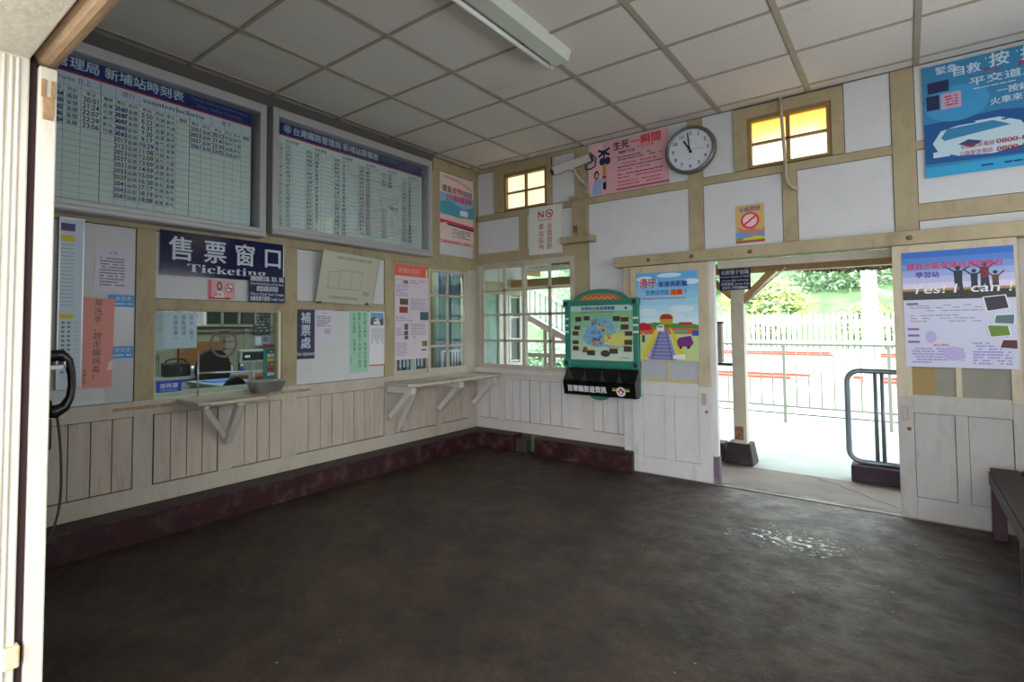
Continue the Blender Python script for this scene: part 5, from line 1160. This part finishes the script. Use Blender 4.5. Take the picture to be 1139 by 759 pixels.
# picket fence on the opposite side
t = thing('picket_fence', 'white concrete picket fence below the green hillside across the track', 'fence', (2.4,10.2,.7)); at = (2.4,10.2,.7)
pf = M('picket_white', (226,226,220), .8)
b = MB(); b.box(-5,8,10.24,10.30,.82,.90,pf); b.box(-5,8,10.24,10.30,1.30,1.37,pf); b.build('rail', t, at)
for i in range(92):
    x = -3.2+.108*i; b = MB(); b.prism([(x,10.2,.70),(x+.066,10.2,.70),(x+.066,10.2,1.50),(x+.033,10.2,1.54),(x,10.2,1.50)], (0,.03,0), pf); b.build('picket', t, at)
for x0,x1,z0,z1,lab in ((.96,1.69,1.24,1.50,'wide blank white sign board hung on the picket fence'),(2.05,2.16,1.24,1.42,'tiny white plate hung on the picket fence')):
    b = MB(); b.box(x0,x1,10.15,10.17,z0,z1,pf); b.box(x0+.1*(x1-x0),x0+.2*(x1-x0),10.17,10.20,z0+.05,z1-.05,pf); b.build('fence_board', at=((x0+x1)/2,10.16,z0), label=lab, cat='sign', bevel=.004)
t = thing('utility_pole', 'thick white concrete utility pole across the track', 'pole', (3.09,8.3,-.9)); at = (3.09,8.3,-.9)
b = MB(); b.lathe([(.15,-.9),(.118,2.30),(0,2.30)], (3.09,8.3,0), plat, 20); b.build('shaft', t, at)
b = MB(); b.beam((3.15,8.3,1.95),(3.42,8.3,1.82),.05,.06,plat); b.lathe([(0,0),(.05,.02),(.05,.10),(0,.12)], (3.16,8.28,2.24), darkpl, 12); b.build('fitting', t, at)
# hillside and vegetation
def leafm(nm, c, v=.3): return M(nm, c, .7, v, 3, spec=.2)
b = MB(); n = 28; rnd = random.Random(1)
Z = [[(.6+max(0,(j-1))*.28+rnd.uniform(-.15,.15)) for i in range(n+1)] for j in range(n+1)]
for j in range(n):
    for i in range(n):
        P = lambda a, c_: (-16+40*a/n, 11.0+.55*c_, Z[c_][a]); b.face([P(i,j),P(i+1,j),P(i+1,j+1),P(i,j+1)], leafm('hill_grass',(116,150,100),.35), True)
b.build('hillside', kind='structure')
def foliage(B, c, rx, ry, rz, n, size, m, seed):
    r = random.Random(seed); c = Vector(c)
    for i in range(n):
        d = Vector((r.gauss(0,1), r.gauss(0,1), r.gauss(0,1))).normalized(); q = r.uniform(.62,1.05)*(1+.07*math.sin(5*d.x+seed)+.07*math.sin(7*d.z+3*d.y))
        p = c+Vector((d.x*rx*q, d.y*ry*q, d.z*rz*q)); s_ = size*r.uniform(.6,1.3)
        u = Vector((r.gauss(0,1), r.gauss(0,1), r.gauss(0,.6))).normalized()*s_; w = Vector((r.gauss(0,1), r.gauss(0,1), r.gauss(0,1))).cross(u).normalized()*s_*.5
        B.face([p-u, p+w*.8, p+u, p-w*.8], m)
spots = [(-3.4,7.3,.25,.75,leafm('leaf_mid',(168,200,160)),'low green bush behind the footbridge stairs, nearest the back window'),
 (-5.9,7.8,.5,.95,leafm('leaf_pale',(186,208,178)),'pale green bush farther left behind the footbridge stairs'),
 (-5.0,12.0,1.7,1.15,leafm('leaf_mid',(168,200,160)),'mid green bush far left on the hillside, beyond the stairs'),
 (-2.0,12.0,1.6,1.0,leafm('leaf_deep',(140,176,138)),'deep green bush on the hillside left of the canopy post'),
 (.75,12.0,1.75,.9,leafm('leaf_yellow',(214,222,140)),'bright yellow green bush just above the picket fence'),
 (2.9,12.0,1.3,.6,leafm('leaf_lime',(188,208,140)),'small lime bush behind the utility pole'),
 (5.2,12.0,1.6,1.0,leafm('leaf_mid',(168,200,160)),'mid green bush right of the utility pole'),
 (-6.0,15.3,3.2,1.4,leafm('leaf_grey',(166,186,160)),'grey green tree far left in the middle of the hillside'),
 (-1.9,15.3,3.2,1.4,leafm('leaf_deep',(140,176,138)),'deep green tree above the left end of the picket fence'),
 (2.2,15.3,3.1,1.4,leafm('leaf_grey',(166,186,160)),'grey green tree at the centre of the hillside'),
 (6.3,15.3,3.2,1.4,leafm('leaf_pale',(186,208,178)),'pale green tree at the far right of the hillside'),
 (-4.2,18.9,5.0,1.6,leafm('leaf_pale',(186,208,178)),'pale green tree high on the left of the hillside'),
 (.3,18.9,4.9,1.6,leafm('leaf_mid',(168,200,160)),'mid green tree high above the yellow green bush'),
 (4.8,18.9,5.0,1.6,leafm('leaf_deep',(140,176,138)),'deep green tree high on the right of the hillside')]
for k,(x,y,z,r_,m_,lab) in enumerate(spots):
    t = thing('leafy_tree' if r_ > 1.2 else 'leafy_bush', lab, 'tree' if r_ > 1.2 else 'bush', (x,y,.5))
    b = MB(); foliage(b, (x,y,z), r_*1.2, r_*.9, r_*.85, int(1700*r_), .085, m_, k+3); foliage(b, (x,y,z), r_*.9, r_*.7, r_*.65, int(600*r_), .14, leafm('leaf_inner',(136,164,128)), k+33); b.build('foliage', t, (x,y,.5), recalc=False)
    hz = .6+.28*max(0,(y-11)/.55-1)-.12 if y > 9 else -.9
    b = MB(); b.tube([(x,y,hz),(x+.05,y,z)], [.09,.04], M('bark', (96,78,60), .8), 8); b.build('trunk', t, (x,y,.5))
t = thing('overhanging_branch', 'dark leafy branch hanging under the canopy edge at the upper right of the doorway', 'branch', (3.3,4.0,2.2))
b = MB(); dl = leafm('leaf_shadow',(64,60,44))
for (x,z,rx,rz,sd) in ((2.75,2.00,.26,.035,1),(3.05,1.985,.30,.06,2),(3.4,1.99,.3,.055,3),(3.8,2.02,.4,.07,4)): foliage(b,(x,3.8,z),rx,.25,rz,700,.028,dl,sd)
b.build('leaves', t, (3.3,4.0,2.2), recalc=False)
b = MB(); b.tube([(2.5,3.8,2.06),(3.2,3.8,2.03),(4.4,3.8,2.10),(6.0,4.0,2.3),(6.0,4.1,0)], [.012,.025,.04,.06,.09], MATS['bark'], 8); b.build('limb', t, (3.3,4.0,2.2))

# footbridge stairs behind window_1
t = thing('footbridge_stairs', 'covered footbridge stairs with pale corrugated side seen through the back window', 'staircase', (-.8,3.1,0)); at = (-.8,3.1,0)
sl = -.506; zs = lambda x: 1.385+sl*(x+1.159)
b = MB(); b.beam((-3.2,3.0,zs(-3.2)),(1.2,3.0,zs(1.2)),.06,.105,M('stringer_brown', (84,66,56), .6),up=(0,0,1)); b.beam((-3.2,2.98,zs(-3.2)+.058),(1.2,2.98,zs(1.2)+.058),.05,.016,W_,up=(0,0,1)); b.build('stringer', t, at)
b = MB(); ss = M('siding_pale', (186,196,180), .6); sd2 = M('siding_shadow', (120,128,112), .7)
for i in range(44):
    x = -3.2+.1*i
    for (xa,xb,m_,yy) in ((x,x+.07,ss,3.04),(x+.07,x+.1,sd2,3.06)): b.prism([(xa,yy,zs(xa)+.06),(xb,yy,zs(xb)+.06),(xb,yy,zs(xb)+.52),(xa,yy,zs(xa)+.52)], (0,.01,0), m_)
b.beam((-3.2,3.0,zs(-3.2)+.53),(1.2,3.0,zs(1.2)+.53),.04,.05,timberlo,up=(0,0,1)); b.build('siding', t, at)
b = MB(); b.beam((-3.2,3.9,zs(-3.2)-.05),(1.2,3.9,zs(1.2)-.05),.04,.08,timberlo,up=(0,0,1)); 
for x in (-2.2,-1.08,-.92,-.66,-.3,.3): b.box(x-.022,x+.022,3.28,3.32,0,zs(x),M('stringer_brown', (84,66,56)))
b.build('support_posts', t, at)
b = MB()
for i in range(14):
    x = -2.6+.26*i; b.box(x,x+.26,3.1,3.9,zs(x+.13)-.06,zs(x+.13)-.03,concrete)
b.build('tread', t, at)
b = MB(); b.box(-2.5,.9,2.6,2.64,.775,.835,M('stringer_brown', (84,66,56))); 
for x in (-2.4,-1.5,-.6,.2,.85): b.box(x-.02,x+.02,2.6,2.64,0,.80,MATS['stringer_brown'])
b.build('low_fence', at=(-.8,2.6,0), label='low dark rail in front of the footbridge stairs', cat='fence')
# office wing beside window_1
b = MB()
b.box(-.03,.012,.10,.14,0,1.95,railbk); b.box(-.03,.012,.42,.60,0,1.95,railbk); b.box(-.03,.010,.89,.98,0,1.95,railbk); b.box(-.03,.016,.10,.98,1.62,1.76,timber); b.box(-.03,.006,.10,.98,1.76,2.1,plaster); b.box(-.03,.008,.10,.98,0,.82,railbk)
b.box(-.02,.012,.62,.66,.82,1.62,railbk); b.box(-.02,.012,.85,.89,.82,1.62,railbk); b.box(-1.8,-.03,.94,.98,0,2.1,plaster)
b.build('wall_wing', kind='structure')
w = MB(); 
for z in (.84,1.10,1.36,1.60): w.box(-.02,.004,.66,.85,z-.010,z+.010,railbk)
w = w.build('window_9', kind='structure', at=(0,.5,1.2))
p = MB(); p.box(-.02,-.012,.14,.42,.82,1.62,M('reflective_pane', (120,146,146), .08, .3, 4)); p.box(-.02,-.012,.66,.85,.82,1.62,M('dark_reflective_pane', (74,84,84), .1)); p.build('pane', w, (0,.5,1.2))

# ================================================================== LIGHT, WORLD, CAMERA
W = bpy.data.worlds.new('World'); bpy.context.scene.world = W; W.use_nodes = True
bg = W.node_tree.nodes['Background']; bg.inputs[0].default_value = (.88,.95,1,1); bg.inputs[1].default_value = 6.5
def area(nm, loc, rot, sx, sy, e, col=(1,1,1), portal=False, spread=None):
    l = bpy.data.lights.new(nm, 'AREA'); l.shape = 'RECTANGLE'; l.size = sx; l.size_y = sy; l.energy = e; l.color = col
    o = bpy.data.objects.new(nm, l); COL.objects.link(o); o.location = loc; o.rotation_euler = rot
    if portal: l.cycles.is_portal = True
    if spread: l.spread = spread
    return o
area('entrance_daylight', (5.2,-7.6,1.7), (math.radians(88),0,math.radians(30)), 4.0, 2.6, 210, (1,.99,.96))
area('right_side_fill', (4.96,-2.2,1.75), (0,math.radians(97),0), .9, 3.2, 46, (.93,.96,1))  # unseen fill added by the right wall to light the left; not a window
area('office_fill_light', (-1.4,-2.0,2.7), (0,0,0), 1.6, 1.6, 36, (.92,1,.96))
area('office_fill_light', (-.17,-.65,2.2), (0,0,0), .10, 1.0, 16, (1,.98,.94))  # fill added between window and cabinet to brighten the cabinet; no lamp there

cam_ = bpy.data.cameras.new('camera'); co = bpy.data.objects.new('camera', cam_); COL.objects.link(co)
r_, u_, f_ = Vector((0.7666188749845672,0.6420797755261569,-0.005390953317967322)), Vector((0.03019829231794637,-0.027666578934627938,0.9991609597813227)), Vector((-0.6413918955353867,0.7661384485002264,0.04059943437031647))
mat = Matrix((r_, u_, -f_)).transposed().to_4x4(); mat.translation = (3.60538638,-4.68188802,1.23302)
co.matrix_world = mat
cam_.sensor_width = 36; cam_.sensor_fit = 'HORIZONTAL'; cam_.lens = 599.0489/1139*36
cam_.shift_x = (569.5-505.4265)/1139; cam_.shift_y = -(379.5-340.765)/1139
cam_.clip_start = .02; cam_.clip_end = 200
sc = bpy.context.scene; sc.camera = co
sc.view_settings.view_transform = 'Standard'; sc.view_settings.look = 'None'; sc.view_settings.exposure = 0
sc.cycles.max_bounces = 10; sc.cycles.diffuse_bounces = 5; sc.cycles.transparent_max_bounces = 16; sc.cycles.sample_clamp_indirect = 8
sc.cycles.caustics_reflective = False; sc.cycles.caustics_refractive = False
